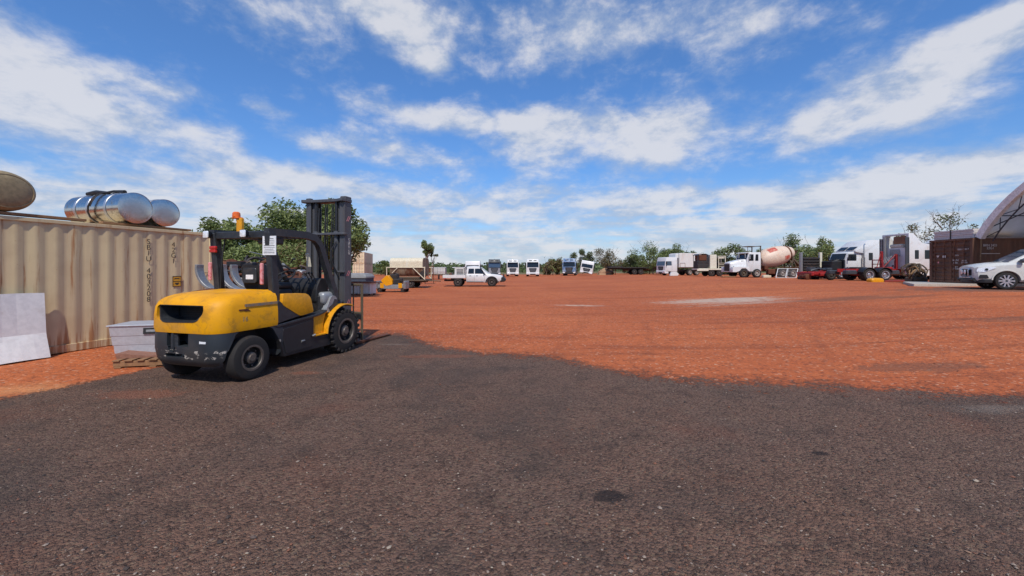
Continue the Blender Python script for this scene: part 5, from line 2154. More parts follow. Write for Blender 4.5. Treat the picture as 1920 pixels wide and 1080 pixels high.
# ------------------------------------------------------------------ concrete mixer truck
def build_mixer():
    mx, my = PX(1365, 49), 49.0
    root = thing('concrete_mixer', 'white bonneted concrete mixer truck with a cream and red tilted drum', 'concrete mixer truck', (mx + .5, my + 1.2, G(PX(1430, 50), 50) - .02), LF + R(4))
    hw = 1.2
    # front at x=0, length to x=-9
    mb = MB()

    def h(w, zb, zs, zt):
        return [(0, zb), (w, zb), (w, zs), (w * .80, zt), (0, zt + .05)]
    car_loft(mb, [(.0, h(.60, .72, 1.55, 1.72)), (-.06, h(.68, .66, 1.62, 1.80)), (-.8, h(.80, .66, 1.75, 2.02)), (-1.9, h(.95, .66, 1.85, 2.22))])
    bonnet = mb.build('bonnet', 'white_paint', root, 30)
    mb = MB()
    mb.box((.02, 0, 1.22), (.06, 1.05, .85), 0, .03)
    mb.build('grille', 'chassis_dark', bonnet)
    mb = MB()
    for s in (1, -1):
        mb.box((-1.55, s * .78, 2.0), (.5, .06, .07), 0, .02)
        mb.box((-.65, s * .72, 1.20), (.7, .05, .35), 0, .03)
    mb.build('vent', 'chassis_dark', bonnet)
    for s in (1, -1):
        mb = MB()
        poly = rounded([(.02, .66), (-.42, .66), (-.86, .80), (-1.10, 1.10), (-1.62, 1.12), (-1.95, .82), (-2.1, .70), (-2.1, 1.15), (-1.6, 1.34), (-.9, 1.34), (.0, 1.28)], .06, 2)
        mb.prism(poly, 'y', s * .72, s * hw, 0, .04)
        mb.build('wing', 'white_paint', root)
        mb = MB()
        mb.box((.03, s * .95, 1.0), (.04, .30, .24), 0, .02)
        mb.build('headlight', 'lamp_glass', root)
        for x in (-1.4, -3.05, -6.3, -7.6):
            wd = .34 if x > -4 else .6
            wheel(root, (x, s * (hw - wd / 2), .53), .53, wd, (0, s, 0), rim='rim_pale' if x < -2.5 else 'olive_steel', n=22, rr=.58)
    mb = MB()
    mb.prism(rounded([(-3.55, .75), (-1.85, .75), (-1.85, 2.15), (-2.10, 2.95), (-2.3, 3.05), (-3.55, 3.05)], [.05, .05, .08, .1, .15, .15], 3), 'y', -1.08, 1.08, 0, .06, seg=2)
    cab = mb.build('cab', 'white_paint', root, 35)
    mb = MB()
    mb.quad((-1.84, -.95, 2.22), (-1.84, .95, 2.22), (-2.07, .92, 2.86), (-2.07, -.92, 2.86))
    mb.build('windscreen', 'glass_dark', cab)
    for s in (1, -1):
        for x0, x1 in ((-2.65, -2.05), (-3.25, -2.85)):
            mb = MB()
            q = rounded([(x0, 2.02), (x1, 2.02), (x1 - .06, 2.80), (x0, 2.80)], .06, 3)
            mb.prism(q, 'y', s * 1.07, s * 1.09)
            mb.build('side_window', 'glass_dark', cab)
        mb = MB()
        mb.box((-2.05, s * 1.3, 2.45), (.10, .20, .5), 0, .03)
        mb.tube([(-2.2, s * 1.05, 2.85), (-2.05, s * 1.3, 2.7)], .02, 5)
        mb.build('mirror', 'chrome', root)
        mb = MB()
        mb.tube([(-1.95, s * .62, 1.9), (-1.95, s * .62, 2.95)], .07, 10)
        mb.build('air_cleaner', 'chrome', root)
        mb = MB()
        mb.box((-2.4, s * 1.0, .58), (.9, .3, .06), 0, .01)
        mb.box((-2.4, s * 1.0, .36), (.9, .26, .05), 0, .01)
        mb.build('step', 'chassis_dark', root)
    mb = MB()
    mb.prism([(-1.75, 2.95), (-1.80, 3.02), (-2.4, 3.10), (-2.4, 3.02)], 'y', -1.0, 1.0, 0, .01)
    mb.build('sun_visor', 'white_paint', cab)
    mb = MB()
    for s in (1, -1):
        mb.box((-6.0, s * .44, .92), (6.2, .1, .3), 0, .01)
        mb.box((-6.9, s * .95, 1.25), (3.2, .5, .08), 0, .02)
    mb.box((-4.4, 0, 1.2), (.5, 1.9, .5), 0, .05)
    mb.box((-4.9, 1.0, .72), (.9, .42, .62), 0, .08)
    mb.build('chassis', 'rusty_steel', root)
    # drum
    mb = MB()
    o_ = Vector((-4.05, 0, 2.02))
    ax = Vector((-1, 0, .27)).normalized()
    prof = [(.30, -.05), (.72, .0), (.95, .25), (1.16, .95), (1.24, 1.5), (1.24, 2.2), (1.12, 3.0), (.80, 3.95), (.66, 4.2), (.62, 4.3)]
    mb.lathe(prof, o_, ax, 36)
    dr = mb.build('drum', 'drum_paint', root, 40)
    for d0, d1, a0, a1 in ((1.0, 2.05, 20, 52), (2.55, 3.25, 95, 118)):
        mb = MB()
        s_ = Vector((0, 1, 0))
        u_ = ax.cross(s_)
        if u_.z < 0:
            u_ = -u_
        vs, fs = [], []

        def rad(d):
            for (r0, q0), (r1, q1) in zip(prof, prof[1:]):
                if q0 <= d <= q1:
                    return r0 + (r1 - r0) * (d - q0) / (q1 - q0)
            return .6
        for i in range(9):
            d = d0 + (d1 - d0) * i / 8
            for j in range(6):
                a = R(a0 + (a1 - a0) * j / 5)
                vs.append(o_ + ax * d + (u_ * math.cos(a) + s_ * math.sin(a)) * (rad(d) + .012))
        for i in range(8):
            for j in range(5):
                fs.append((i * 6 + j, i * 6 + j + 1, (i + 1) * 6 + j + 1, (i + 1) * 6 + j))
        mb.add(vs, fs)
        mb.build('painted_band', 'drum_red', dr)
    mb = MB()
    mb.lathe([(.90, -.08), (.98, -.08), (.98, .08), (.90, .08)], o_ + ax * 3.6, ax, 30, closed=True)
    mb.build('roller_ring', 'rusty_steel', dr)
    mb = MB()
    for s in (1, -1):
        mb.tube([(-7.8, s * .6, 1.1), (-8.0, s * .65, 2.7)], .07, 6)
        mb.tube([(-8.6, s * .55, 1.0), (-7.9, s * .6, 2.3)], .06, 6)
    mb.box((-7.7, 0, 1.9), (.3, 1.5, .3), 0, .03)
    mb.build('rear_pedestal', 'olive_steel', root)
    mb = MB()
    mb.lathe([(.62, 0), (.55, -.1), (.25, -.7), (.22, -.8)], (-8.35, 0, 3.30), (0, 0, 1), 16)
    mb.prism([(-8.3, 2.5), (-8.1, 2.4), (-9.2, 1.4), (-9.4, 1.5)], 'y', -.25, .25, 0, .02)
    mb.build('hopper_chute', 'olive_steel', root)
    mb = MB()
    for s in (-.5, .5):
        mb.box((-3.72, s * 1.6, 2.6), (.1, .1, 2.4), 0, .01)
    mb.tube([(-3.72, -.9, 3.8), (-3.72, .9, 3.8)], .05, 6)
    mb.tube([(-3.72, .8, 3.75), (-2.1, .8, 3.78), (-1.9, .8, 3.65)], .035, 6)
    mb.tube([(-3.72, -.8, 3.75), (-2.1, -.8, 3.78), (-1.9, -.8, 3.65)], .035, 6)
    mb.box((-2.9, 0, 3.78), (1.7, 1.6, .03), 0, .006)
    for s in (1, -1):
        mb.tube([(-2.1, s * .8, 3.77), (-2.1, s * .8, 3.05)], .03, 6)
    mb.build('platform_frame', 'olive_steel', root)
    return root


build_mixer()

# aluminium ramp frames leaning in front of the mixer
for k, px_ in enumerate((1466, 1484)):
    Y = 46.5 - .15 * k
    X = PX(px_, Y)
    root = thing('ramp_frame', ['slatted aluminium frame leaning on the mixer truck, left of the two', 'slatted aluminium frame leaning on the mixer truck, right of the two'][k], 'ramp', (X, Y, G(X, Y)), 0, 'aluminium frames leaning on the mixer')
    mb = MB()
    sh_ = .55
    for z in (.02, 1.05):
        mb.box((z * sh_, .12 + z * .5, z), (1.25, .05, .06), 0, .008)
    for x in (-.6, .6):
        mb.tube([(x, .12, .02), (x + 1.05 * sh_, .645, 1.07)], .04, 6)
    mb.build('frame', 'white_paint', root)
    mb = MB()
    for j in range(5):
        z = .2 + .17 * j
        mb.box((z * sh_, .12 + z * .5, z), (1.2, .03, .05), 0, .006)
    mb.build('slat', 'frame_galv', root)
o = MB().box((0, 0, .14), (.9, .4, .28), 0, .03).box((-.1, 0, .30), (.6, .3, .05), 0, .01).build('timber_block', 'cream_tank', None)
o.location = (PX(1437, 47.5), 47.5, G(PX(1437, 47), 47))
tag(o, 'pale timber block on the ground under the middle of the mixer', 'block')
o = MB().box((0, 0, .08), (1.6, .5, .12), 0, .02).box((.2, 0, .17), (1.2, .3, .05), 0, .01).build('timber_stack', 'timber', None)
o.location = (PX(1362, 50), 49.6, G(PX(1362, 50), 50))
tag(o, 'low stack of timber on the dirt in front of the mixer grille', 'timber')

# ------------------------------------------------------------------ stanchion rack and red chassis
X = PX(1527, 42)
root = thing('steel_rack', 'dark steel rack between two tall pale grey posts right of the mixer', 'rack', (X, 42.5, G(X, 42)), 0)
for x in (-1.02, .98):
    mb = MB()
    mb.box((x, 0, 1.35), (.24, .24, 2.7), 0, .02)
    mb.build('post', 'frame_galv' if x < 0 else 'cream_panel', root)
mb = MB()
for k in range(5):
    mb.box((0, .1, .95 + .28 * k), (1.7, .5, .2), 0, .03)
mb.box((0, .1, 1.5), (1.5, .3, 1.4), 0, .02)
mb.build('radiator_stack', 'chassis_dark', root)
mb = MB()
mb.box((0, .1, .4), (2.0, .8, .5), 0, .04)
mb.build('base', 'rusty_steel', root)

X = PX(1540, 37.5)
root = thing('truck_chassis', 'stripped red truck chassis with a crumpled front in front of the grey posts', 'chassis', (X, 38.0, G(X, 38)), R(180))
mb = MB()
for s in (1, -1):
    mb.box((-.3, s * .45, .62), (3.0, .12, .28), 0, .015)
mb.box((1.1, 0, .55), (.25, 2.0, .34), 0, .05)
mb.box((-.2, 0, .50), (.9, 1.5, .3), 0, .05)
mb.build('rails', 'red_paint', root)
mb = MB()
mb.box((.35, -.3, .95), (.6, .5, .35), 0, .05)
mb.tube([(.9, .4, .85), (.3, .5, 1.05), (-.6, .3, .9)], .07, 8)
mb.box((-.8, .2, .95), (.5, .6, .3), 0, .06)
mb.build('engine_parts', 'charcoal_paint', root)
mb = MB()
mb.lathe([(.16, -.2), (.26, -.16), (.26, .16), (.16, .2)], (1.3, .5, .30), (0, 1, 0), 16)
mb.box((1.3, -.1, .3), (.3, .5, .3), 0, .06)
mb.build('crumpled_bar', 'rusty_steel', root)
for s in (1, -1):
    wheel(root, (-.5, s * .95, .46), .46, .3, (0, s, 0), n=20)
for k in range(2):
    o = MB().lathe([(.20, -.1), (.33, -.11), (.37, -.06), (.37, .06), (.33, .11), (.20, .1)], (0, 0, 0), (0, 0, 1), 20, closed=True).build('tyre_casing', 'rubber', None)
    X = PX(1512 + 18 * k, 39)
    o.location = (X, 39.6 - k * .4, G(X, 39) + .12)
    tag(o, ['loose tyre lying flat at the left of the red chassis', 'loose tyre lying flat behind the red chassis'][k], 'tyre', 'loose tyres on the ground')


# ------------------------------------------------------------------ bonneted sleeper trucks
def sleeper_truck(name, label, loc, rz, open_bay=False, rear=True, high=3.45, fairing_open=False, rails='red_paint', rear_x=-8.2, stacks=True, group=None):
    """local x forward, bonnet front at x = 0 ; cab -1.3..-2.9 ; sleeper -2.9..-5.0"""
    root = thing(name, label, 'truck', loc, rz, group)
    hw = 1.05
    mb = MB()
    mb.prism(rounded([(-2.95, .95), (-1.25, .95), (-1.25, 1.85), (-1.50, 2.55), (-1.7, 2.65), (-2.95, 2.65)], [.04, .04, .05, .08, .1, .05], 3), 'y', -hw, hw, 0, .06, seg=2)
    cab = mb.build('cab', 'white_paint', root, 35)
    mb = MB()
    hs = 1.22
    prof = rounded([(-5.0, .95), (-2.9, .95), (-2.9, 2.5), (-2.1, 2.62), (-2.05, 2.78), (-2.5, 3.12), (-3.3, high), (-5.0, high + .03)], [.06, .02, .02, .1, .15, .3, .35, .08], 4)
    if fairing_open:
        prof = rounded([(-5.0, .95), (-2.9, .95), (-2.9, 2.5), (-2.1, 2.62), (-2.05, 2.72), (-2.6, 2.95), (-3.9, 3.12), (-4.62, high), (-5.0, high + .03)], [.06, .02, .02, .1, .1, .3, .3, .25, .06], 4)
    mb.prism(prof, 'y', -hs, hs, 0, .08, seg=2)
    sl_ = mb.build('sleeper', 'white_paint', root, 35)
    if fairing_open:
        c = MB()
        c.prism(rounded([(-1.02, 2.78), (1.02, 2.78), (1.02, high - .12), (-1.02, high - .12)], .14, 4), 'x', -5.3, -4.2)
        cut(sl_, [c])
        mb = MB()
        mb.box((-4.62, 0, 2.94), (.7, 1.2, .30), 0, .08)
        mb.build('bedding', 'cream_panel', sl_)
        mb = MB()
        mb.prism(rounded([(-.98, 2.80), (.98, 2.80), (.98, high - .14), (-.98, high - .14)], .12, 4), 'x', -4.225, -4.205)
        mb.build('liner', 'brown_sheet', sl_)
        mb = MB()
        mb.prism(rounded([(-.50, 2.05), (.50, 2.05), (.46, 2.66), (-.46, 2.66)], .12, 3), 'x', -5.03, -4.98, 0, .01)
        mb.build('rear_window', 'silver_paint', sl_)
        mb = MB()
        for s in (1, -1):
            mb.box((-5.10, s * (hs - .03), 2.35), (.34, .06, 2.55), 0, .02)
        mb.build('side_fairing', 'charcoal_paint', sl_)
        mb = MB()
        mb.tube([(-5.02, .2, 1.25), (-5.04, .2, 1.26)], .08, 10)
        mb.build('vent', 'charcoal_paint', sl_)
    mb = MB()
    mb.quad((-1.225, -.92, 1.93), (-1.225, .92, 1.93), (-1.455, .88, 2.50), (-1.455, -.88, 2.50))
    mb.build('windscreen', 'glass_dark', cab)
    mb = MB()
    for y0, y1 in ((-1.0, -.08), (.08, 1.0)):
        mb.add([(-2.04 + .03, y0, 2.84), (-2.04 + .03, y1, 2.84), (-2.47, y1, 3.16), (-2.47, y0, 3.16)], [(0, 1, 2, 3)])
    mb.build('roof_window', 'glass_dark', sl_)
    for s in (1, -1):
        mb = MB()
        q = rounded([(-2.30, 1.78), (-1.40, 1.78), (-1.55, 2.42), (-2.30, 2.42)], .07, 3)
        mb.prism(q, 'y', s * (hw - .01), s * (hw + .008))
        mb.build('side_window', 'glass_dark', cab)
        mb = MB()
        q = rounded([(-2.36, 1.0), (-1.32, 1.0), (-1.32, 1.75), (-1.5, 2.46), (-2.36, 2.46)], .06, 3)
        qi = [(-1.85 + (a + 1.85) * .985, 1.7 + (b - 1.7) * .985) for a, b in q]
        n = len(q)
        yy = s * (hw + .003)
        mb.add([(a, yy, b) for a, b in q] + [(a, yy, b) for a, b in qi], [(i, (i + 1) % n, n + (i + 1) % n, n + i) for i in range(n)])
        mb.box((-1.42, s * (hw + .008), 1.12), (.12, .012, .12), 0)
        mb.build('door_gap', 'charcoal_paint', cab)
        mb = MB()
        for wx0, wx1 in (((-4.5, -4.17), (-3.68, -3.2)) if fairing_open else ((-3.75, -3.35),)):
            mb = MB()
            mb.prism(rounded([(wx0, 1.82), (wx1, 1.82), (wx1, 2.55), (wx0, 2.55)], .05, 3), 'y', s * (hs - .01), s * (hs + .008))
            mb.build('sleeper_window', 'glass_dark', sl_)
        mb = MB()
        q = rounded([(-4.55, 1.05), (-4.02, 1.05), (-4.02, 1.55), (-4.55, 1.55)], .04, 2)
        mb.prism(q, 'y', s * (hs - .005), s * (hs + .006))
        mb.build('locker_door', 'white_dusty', sl_)
        mb = MB()
        mb.box((-1.42, s * (hw + .24), 2.1), (.10, .2, .5), 0, .03)
        mb.tube([(-1.5, s * hw, 2.4), (-1.42, s * (hw + .22), 2.35)], .02, 5)
        mb.build('mirror', 'black_plastic', root)
        mb = MB()
        mb.prism(rounded([(-4.9, .42), (-1.6, .42), (-1.6, .92), (-4.9, .92)], .12, 3), 'y', s * .72, s * 1.16, 0, .03)
        mb.build('side_skirt', 'dull_alloy' if s > 0 else 'white_dusty', root)
        if stacks:
            mb = MB()
            mb.tube([(-2.88, s * 1.18, .9), (-2.88, s * 1.18, 2.1)], .13, 12)
            mb.tube([(-2.88, s * 1.18, 2.1), (-2.88, s * 1.18, 3.3), (-3.0, s * 1.18, 3.42)], .075, 10)
            mb.build('exhaust_stack', 'chrome' if s > 0 else 'frame_galv', root)
    if open_bay:
        mb = MB()
        mb.box((-.72, 0, 1.30), (1.05, 1.5, .95), 0, .08)
        mb.box((-.30, 0, 1.1), (.3, 1.3, .8), 0, .05)
        mb.tube([(-.4, .5, 1.7), (-.9, .6, 1.85), (-1.2, .5, 1.7)], .08, 8)
        mb.box((-1.18, 0, 1.4), (.10, 2.0, 1.0), 0, .03)
        mb.build('engine_bay', 'black_plastic', root)
    else:
        mb = MB()
        car_loft(mb, [(0, [(0, .7), (.6, .7), (.6, 1.5), (.5, 1.65), (0, 1.7)]), (-.8, [(0, .7), (.8, .7), (.8, 1.6), (.6, 1.82), (0, 1.86)]), (-1.4, [(0, .7), (.95, .7), (.95, 1.7), (.75, 1.95), (0, 2.0)])])
        mb.build('bonnet', 'white_paint', root)
    mb = MB()
    for s in (1, -1):
        mb.box(((rear_x - .6) / 2 , s * .44, .86), (-(rear_x) + .3, .10, .28), 0, .01)
    mb.box((-1.0, 0, .72), (.9, 1.2, .3), 0, .04)
    if rear:
        for x in (rear_x + 1.0, rear_x + 2.3):
            mb.tube([(x, -.9, .50), (x, .9, .50)], .1, 8)
    mb.build('chassis', rails, root)
    mb = MB()
    mb.box((.10, 0, .62), (.22, 2.3, .42), 0, .05)
    mb.build('bumper', rails if open_bay else 'chrome', root)
    for s in (1, -1):
        wheel(root, (-.85, s * .98, .50), .50, .3, (0, s, 0), rim='rim_alloy', n=22, rr=.6)
        if rear:
            for x in (rear_x + 1.0, rear_x + 2.3):
                wheel(root, (x, s * .88, .50), .50, .58, (0, s, 0), rim='rim_alloy', n=26, rr=.62, spokes=0, bolts=10)
                mb = MB()
                pts = [(x + .64 * math.cos(a), .50 + .62 * math.sin(a)) for a in [R(20 + 140 * k / 10) for k in range(11)]]
                inn = [(x + (u - x) * .93, .50 + (v - .5) * .93) for u, v in pts]
                mb.prism(pts + inn[::-1], 'y', s * .56, s * 1.2, 0, .006)
                mb.build('mudguard', 'black_plastic', root)
    return root


X1 = PX(1585, 40) - 1.1
sleeper_truck('sleeper_truck', 'white sleeper truck with its bonnet removed and black engine bay open', (X1, 41.2, G(X1, 40) + .02), R(180), open_bay=True, high=3.8, rear_x=-7.6, group='white sleeper trucks parked in a row')
# second: rear of the sleeper to the camera, faces right
X2 = 32.75
k2 = sleeper_truck('sleeper_truck', 'white sleeper truck seen from behind with an open roof fairing and red rails', (X2 + 5.0, 35.25, G(X2, 34.5)), 0, fairing_open=True, high=3.95, rear_x=-9.15, stacks=False, group='white sleeper trucks parked in a row')
for s in (1, -1):
    for x, ln in ((-9.6, .9), (-6.0, .8)):
        mb = MB()
        mb.box((x, s * .88, .70), (ln, .45, .36), 0, .06)
        mb.build('battery_box', 'charcoal_paint', k2)
mb = MB()
mb.lathe([(.55, 0), (.60, .03), (.60, .10), (.5, .13)], (-8.2, 0, 1.02), (0, 0, 1), 20)
mb.build('turntable', 'chassis_dark', k2)
mb = MB()
for s, hh in ((1, 1.6), (-1, 1.35)):
    mb.box((-5.55 - .25 * s, s * .42, 1.0 + hh / 2 - .1), (.16, .26, hh), 0, .04)
    mb.tube([(-5.55 - .25 * s, s * .42, .9 + hh), (-6.3, s * .3, 1.1)], .035, 6)
mb.box((-6.0, 0, 1.05), (.5, 1.3, .22), 0, .05)
mb.tube([(-6.5, -.5, 1.0), (-6.5, -.5, 1.75), (-6.5, .5, 1.75), (-6.5, .5, 1.0)], .05, 6)
mb.tube([(-6.5, -.5, 1.4), (-6.5, .5, 1.4)], .04, 6)
mb.build('hydraulic_rack', 'red_paint', k2)
mb = MB()
for k in range(4):
    mb.tube([(-5.1, -.4 + .2 * k, 2.1), (-5.4, -.35 + .2 * k, 1.75), (-5.7, -.3 + .15 * k, 2.0), (-5.9, -.3 + .15 * k, 1.5)], .025, 6)
mb.tube([(-5.2, .75, 1.0), (-5.2, .75, 3.75)], .10, 10)
mb.tube([(-5.2, 1.05, 1.0), (-5.2, 1.05, 3.6)], .08, 10)
mb.build('air_line', 'frame_galv', k2)
X3 = PX(1716, 37.6)
sleeper_truck('sleeper_truck', 'white sleeper truck of which only the roof shows behind the brown container', (X3 + .2, 38.6, G(X3, 38)), R(180), high=3.85, rear_x=-8, stacks=False, group='white sleeper trucks parked in a row')

# yellow cowl on the ground, coil of hoses, red bar
X = PX(1641, 31)
o = MB().loft([[(x * k, y * k * .7, z) for x, y in rounded([(-.48, -.4), (.48, -.4), (.48, .4), (-.48, .4)], .2, 4)] for z, k in ((0, 1), (.14, 1.04), (.26, .9), (.30, .6))]).build('yellow_cowl', 'yellow_side', None, 30)
o.location = (X, 31, G(X, 31))
tag(o, 'small yellow plastic cowl lying on the dirt near the red truck', 'cowl')
o = MB().tube([(0, 0, .06), (.9, -.1, .08), (2.0, .0, .06)], .055, 6).tube([(.5, .3, .06), (1.9, .35, .06)], .05, 6).build('red_bar', 'red_paint', None)
o.location = (X + .8, 31.1, G(X, 31))
tag(o, 'red steel bars lying on the dirt right of the yellow cowl', 'bar')
rnd = random.Random(12)
X = PX(1723, 28.0)
mb = MB()
for k in range(22):
    r_ = rnd.uniform(.22, .52)
    e = Vector((rnd.uniform(-1, 1), rnd.uniform(-1.4, 0), rnd.uniform(-.5, .9))).normalized()
    s1 = e.cross(Vector((0, 0, 1))).normalized()
    u1 = s1.cross(e)
    c0 = Vector((rnd.uniform(-.3, .3), rnd.uniform(-.25, .25), .5 + rnd.uniform(0, .45)))
    mb.tube([c0 + (s1 * math.cos(a) * rnd.uniform(.9, 1.1) + u1 * math.sin(a)) * r_ for a in [2 * math.pi * i / 14 for i in range(15)]], rnd.uniform(.025, .055), 6, k % 3)
mb.box((0, 0, .22), (1.0, .8, .42), 2, .1)
o = mb.build('hose_coil', ['rag_brown', 'timber_grey', 'olive_steel'], None)
o.location = (X, 28.2, G(X, 28))
tag(o, 'heaped coils of old brown hoses against the brown container end', 'hose coil', kind='thing')


# ------------------------------------------------------------------ concrete slab, brown containers, dome
SZ = .14
mb = MB()
xs0, xs1, ys0, ys1 = 22.6, 60, 10.0, 26.4
pts = rounded([(22.3, 22.9), (60, 22.3), (60, 27), (25.6, 27)], .1, 2)
mb.prism(pts, 'z', -.3, SZ, 0, .015)
o = mb.build('concrete_slab', 'concrete', None)
BZ = G(26, 24) + SZ
o.location = (0, 0, G(26, 24))
o['kind'] = 'structure'

BX, BY = 26.1, 23.35
brown = thing('shipping_container', 'brown container with white door markings under the dome shelter, door end in view', 'container', (BX, BY, BZ + .005), 0)
container(brown, 12.19, 'container_brown')
DN = (-1, 0, 0)
# door markings (left leaf is far, y large)
for s, y, z, sz in (('SBIU 300 7', .52, 1.96, .13), ('22G1', .86, 1.62, .12), ('KLN', .92, 1.33, .17), ('30480', .93, 1.18, .10), ('MAX\n27 630', .45, 1.25, .12), ('NET\n28240', .90, .88, .12)):
    text('door_marking', s, sz, 'text_white', brown, face_x(.012, y, z, DN), .002, .9)
mb = MB()
mb.add([(.014, 2.02, 1.64), (.014, 1.84, 1.64), (.014, 1.93, 1.50)], [(0, 1, 2)])
mb.build('triangle_sticker', 'text_white', brown)
mb = MB()
mb.box((.012, 1.56, 1.57), (.006, .18, .13))
mb.build('square_sticker', 'text_white', brown)
mb = MB()
mb.box((.012, 1.90, 1.22), (.006, .08, .1))
mb.build('small_sticker', 'red_white_tape', brown)
text('side_marking', 'BRN 3421\n22G1', .19, 'text_white', brown, face_x(1.0, .006, 2.08, (0, -1, 0)), .002, .85)
mb = MB()
mb.box((1.0, .008, 1.70), (1.1, .006, .03))
mb.build('side_line', 'text_white', brown)
NEAR_Y = BY + .10 - 2 * 8.0 * math.cos(R(28)) - 2.3
near = thing('shipping_container', 'brown container on the near side of the dome shelter, out at the right', 'container', (BX + .3, NEAR_Y, BZ + .005), 0)
container(near, 12.19, 'container_brown', lod=True)

# insulated panels strapped on the container
root = thing('panel_stack', 'strapped stack of pale sandwich panels on the brown container roof', 'panels', (BX + .15, BY + .12, BZ + 2.60), 0)
for k in range(5):
    mb = MB()
    mb.box((1.1 + .02 * (k % 2), 1.12 + .015 * ((k * 2) % 3), .06 + .105 * k), (2.1, 2.22, .098), 0, .008)
    mb.build('panel', 'sandwich_panel', root)
mb = MB()
mb.box((.035, 1.25, .27), (.02, .05, .56))
mb.box((1.1, 1.25, .535), (2.15, .05, .012))
mb.build('strap', 'black_plastic', root)

# dome shelter
DY1, DRAD, DA = BY + .10, 8.0, R(28)
DZ = BZ + 2.66
DC = DY1 - DRAD * math.cos(DA)
DZC = DZ - DRAD * math.sin(DA)
DX0, DX1 = BX + .35, BX + 12.3


def arc(u, k=0.0):
    a = DA + (math.pi - 2 * DA) * u
    return (DC + (DRAD + k) * math.cos(a), DZC + (DRAD + k) * math.sin(a))


root = thing('dome_shelter', 'white fabric dome shelter with dark steel trusses standing on brown containers', 'shelter', (0, 0, 0), 0)
NS = 40
vs, fs = [], []
xs_ = [DX0 + (DX1 - DX0) * i / 12 for i in range(13)]
for x in xs_:
    for j in range(NS + 1):
        y, z = arc(j / NS)
        vs.append((x, y, z))
for i in range(12):
    for j in range(NS):
        fs.append((i * (NS + 1) + j, i * (NS + 1) + j + 1, (i + 1) * (NS + 1) + j + 1, (i + 1) * (NS + 1) + j))


def fabric_mat():
    m, t, b = new_mat('dome_fabric')
    c = nd(t, 'ShaderNodeTexCoord').outputs['Object']
    cc = mixc(t, mrange(t, noise(t, c, 1.2, 5, .6), .3, .7), lin(226, 220, 212), lin(238, 233, 226))
    t.links.new(cc, b.inputs['Base Color'])
    b.inputs['Roughness'].default_value = .7
    tr = nd(t, 'ShaderNodeBsdfTranslucent')
    t.links.new(cc, tr.inputs['Color'])
    mx = nd(t, 'ShaderNodeMixShader')
    mx.inputs[0].default_value = .72
    t.links.new(b.outputs[0], mx.inputs[1])
    t.links.new(tr.outputs[0], mx.inputs[2])
    t.links.new(mx.outputs[0], t.nodes['Material Output'].inputs['Surface'])
    MATS['dome_fabric'] = m


fabric_mat()
mb = MB()
mb.add(vs, fs)
cover = mb.build('fabric_cover', 'dome_fabric', root, 60, normals=False)
md = cover.modifiers.new('t', 'SOLIDIFY')
md.thickness = .012
# pale front hem with lacing
mb = MB()
rings = []
for j in range(NS + 1):
    y, z = arc(j / NS, .03)
    y2, z2 = arc(j / NS, -.30)
    rings.append([(DX0 - .10, y, z), (DX0 + .16, y, z), (DX0 + .16, y2, z2), (DX0 - .10, y2, z2)])
mb.loft(rings)
mb.build('hem', 'fabric_white', root)
mb = MB()
for j in range(2, 39, 1):
    y, z = arc(j / NS, .03)
    y2, z2 = arc((j + .5) / NS, .03)
    mb.tube([(DX0 - .09, y, z), (DX0 + .15, y2, z2)], .012, 4)
mb.build('lacing', 'brown_sheet', root)
for i, x in enumerate([DX0 + .25 + 2.4 * k for k in range(5)]):
    mb = MB()
    pts = [arc(j / 24, -.16) for j in range(25)]
    mb.tube([(x, y, z) for y, z in pts], .04, 6)
    pin = [arc(j / 24, -.62) for j in range(25)]
    mb.tube([(x, y, z) for y, z in pin], .035, 6)
    for j in range(0, 24, 2):
        mb.tube([(x, *pts[j]), (x, *pin[j + 1])], .022, 5)
        mb.tube([(x, *pin[j + 1]), (x, *pts[j + 2])], .022, 5)
    mb.build('arch_truss', 'charcoal_paint', root)
for j in (2, 6, 10, 16, 20):
    y, z = arc(j / 24, -.2)
    mb = MB()
    mb.tube([(DX0 + .25, y, z), (DX0 + 9.85, y, z)], .03, 6)
    mb.build('purlin', 'charcoal_paint', root)
for i in range(4):
    mb = MB()
    x = DX0 + .25 + 2.4 * i
    for (u, v) in ((1, 4), (4, 7)):
        y, z = arc(u / 24, -.18)
        y2, z2 = arc(v / 24, -.18)
        mb.tube([(x, y, z), (x + 2.4, y2, z2)] if (i + u) % 2 else [(x + 2.4, y, z), (x, y2, z2)], .03, 6)
    mb.build('cross_brace', 'charcoal_paint', root)
# fabric skirt between the arch foot and the container top, and tie-down
mb = MB()
mb.box(((DX0 + DX1) / 2, DY1 - .05, DZ - .06), (DX1 - DX0, .10, .10), 0, .02)
mb.build('base_rail', 'frame_galv', root)
mb = MB()
mb.tube([(DX0 + .05, DY1 - .15, DZ + .05), (DX0 - .02, DY1 - .22, DZ - .5), (DX0 - .05, DY1 - .21, DZ - 1.35)], .03, 6)
mb.build('tie_rope', 'rag_brown', root)
mb = MB()
vs = []
for j in range(NS + 1):
    y, z = arc(j / NS, -.05)
    vs += [(DX1 - .05, y, z), (DX1 - .05, y, DZ - .1)]
mb.add(vs, [(2 * j, 2 * j + 2, 2 * j + 3, 2 * j + 1) for j in range(NS)])
ew = mb.build('end_wall', 'dome_fabric', root, 60)


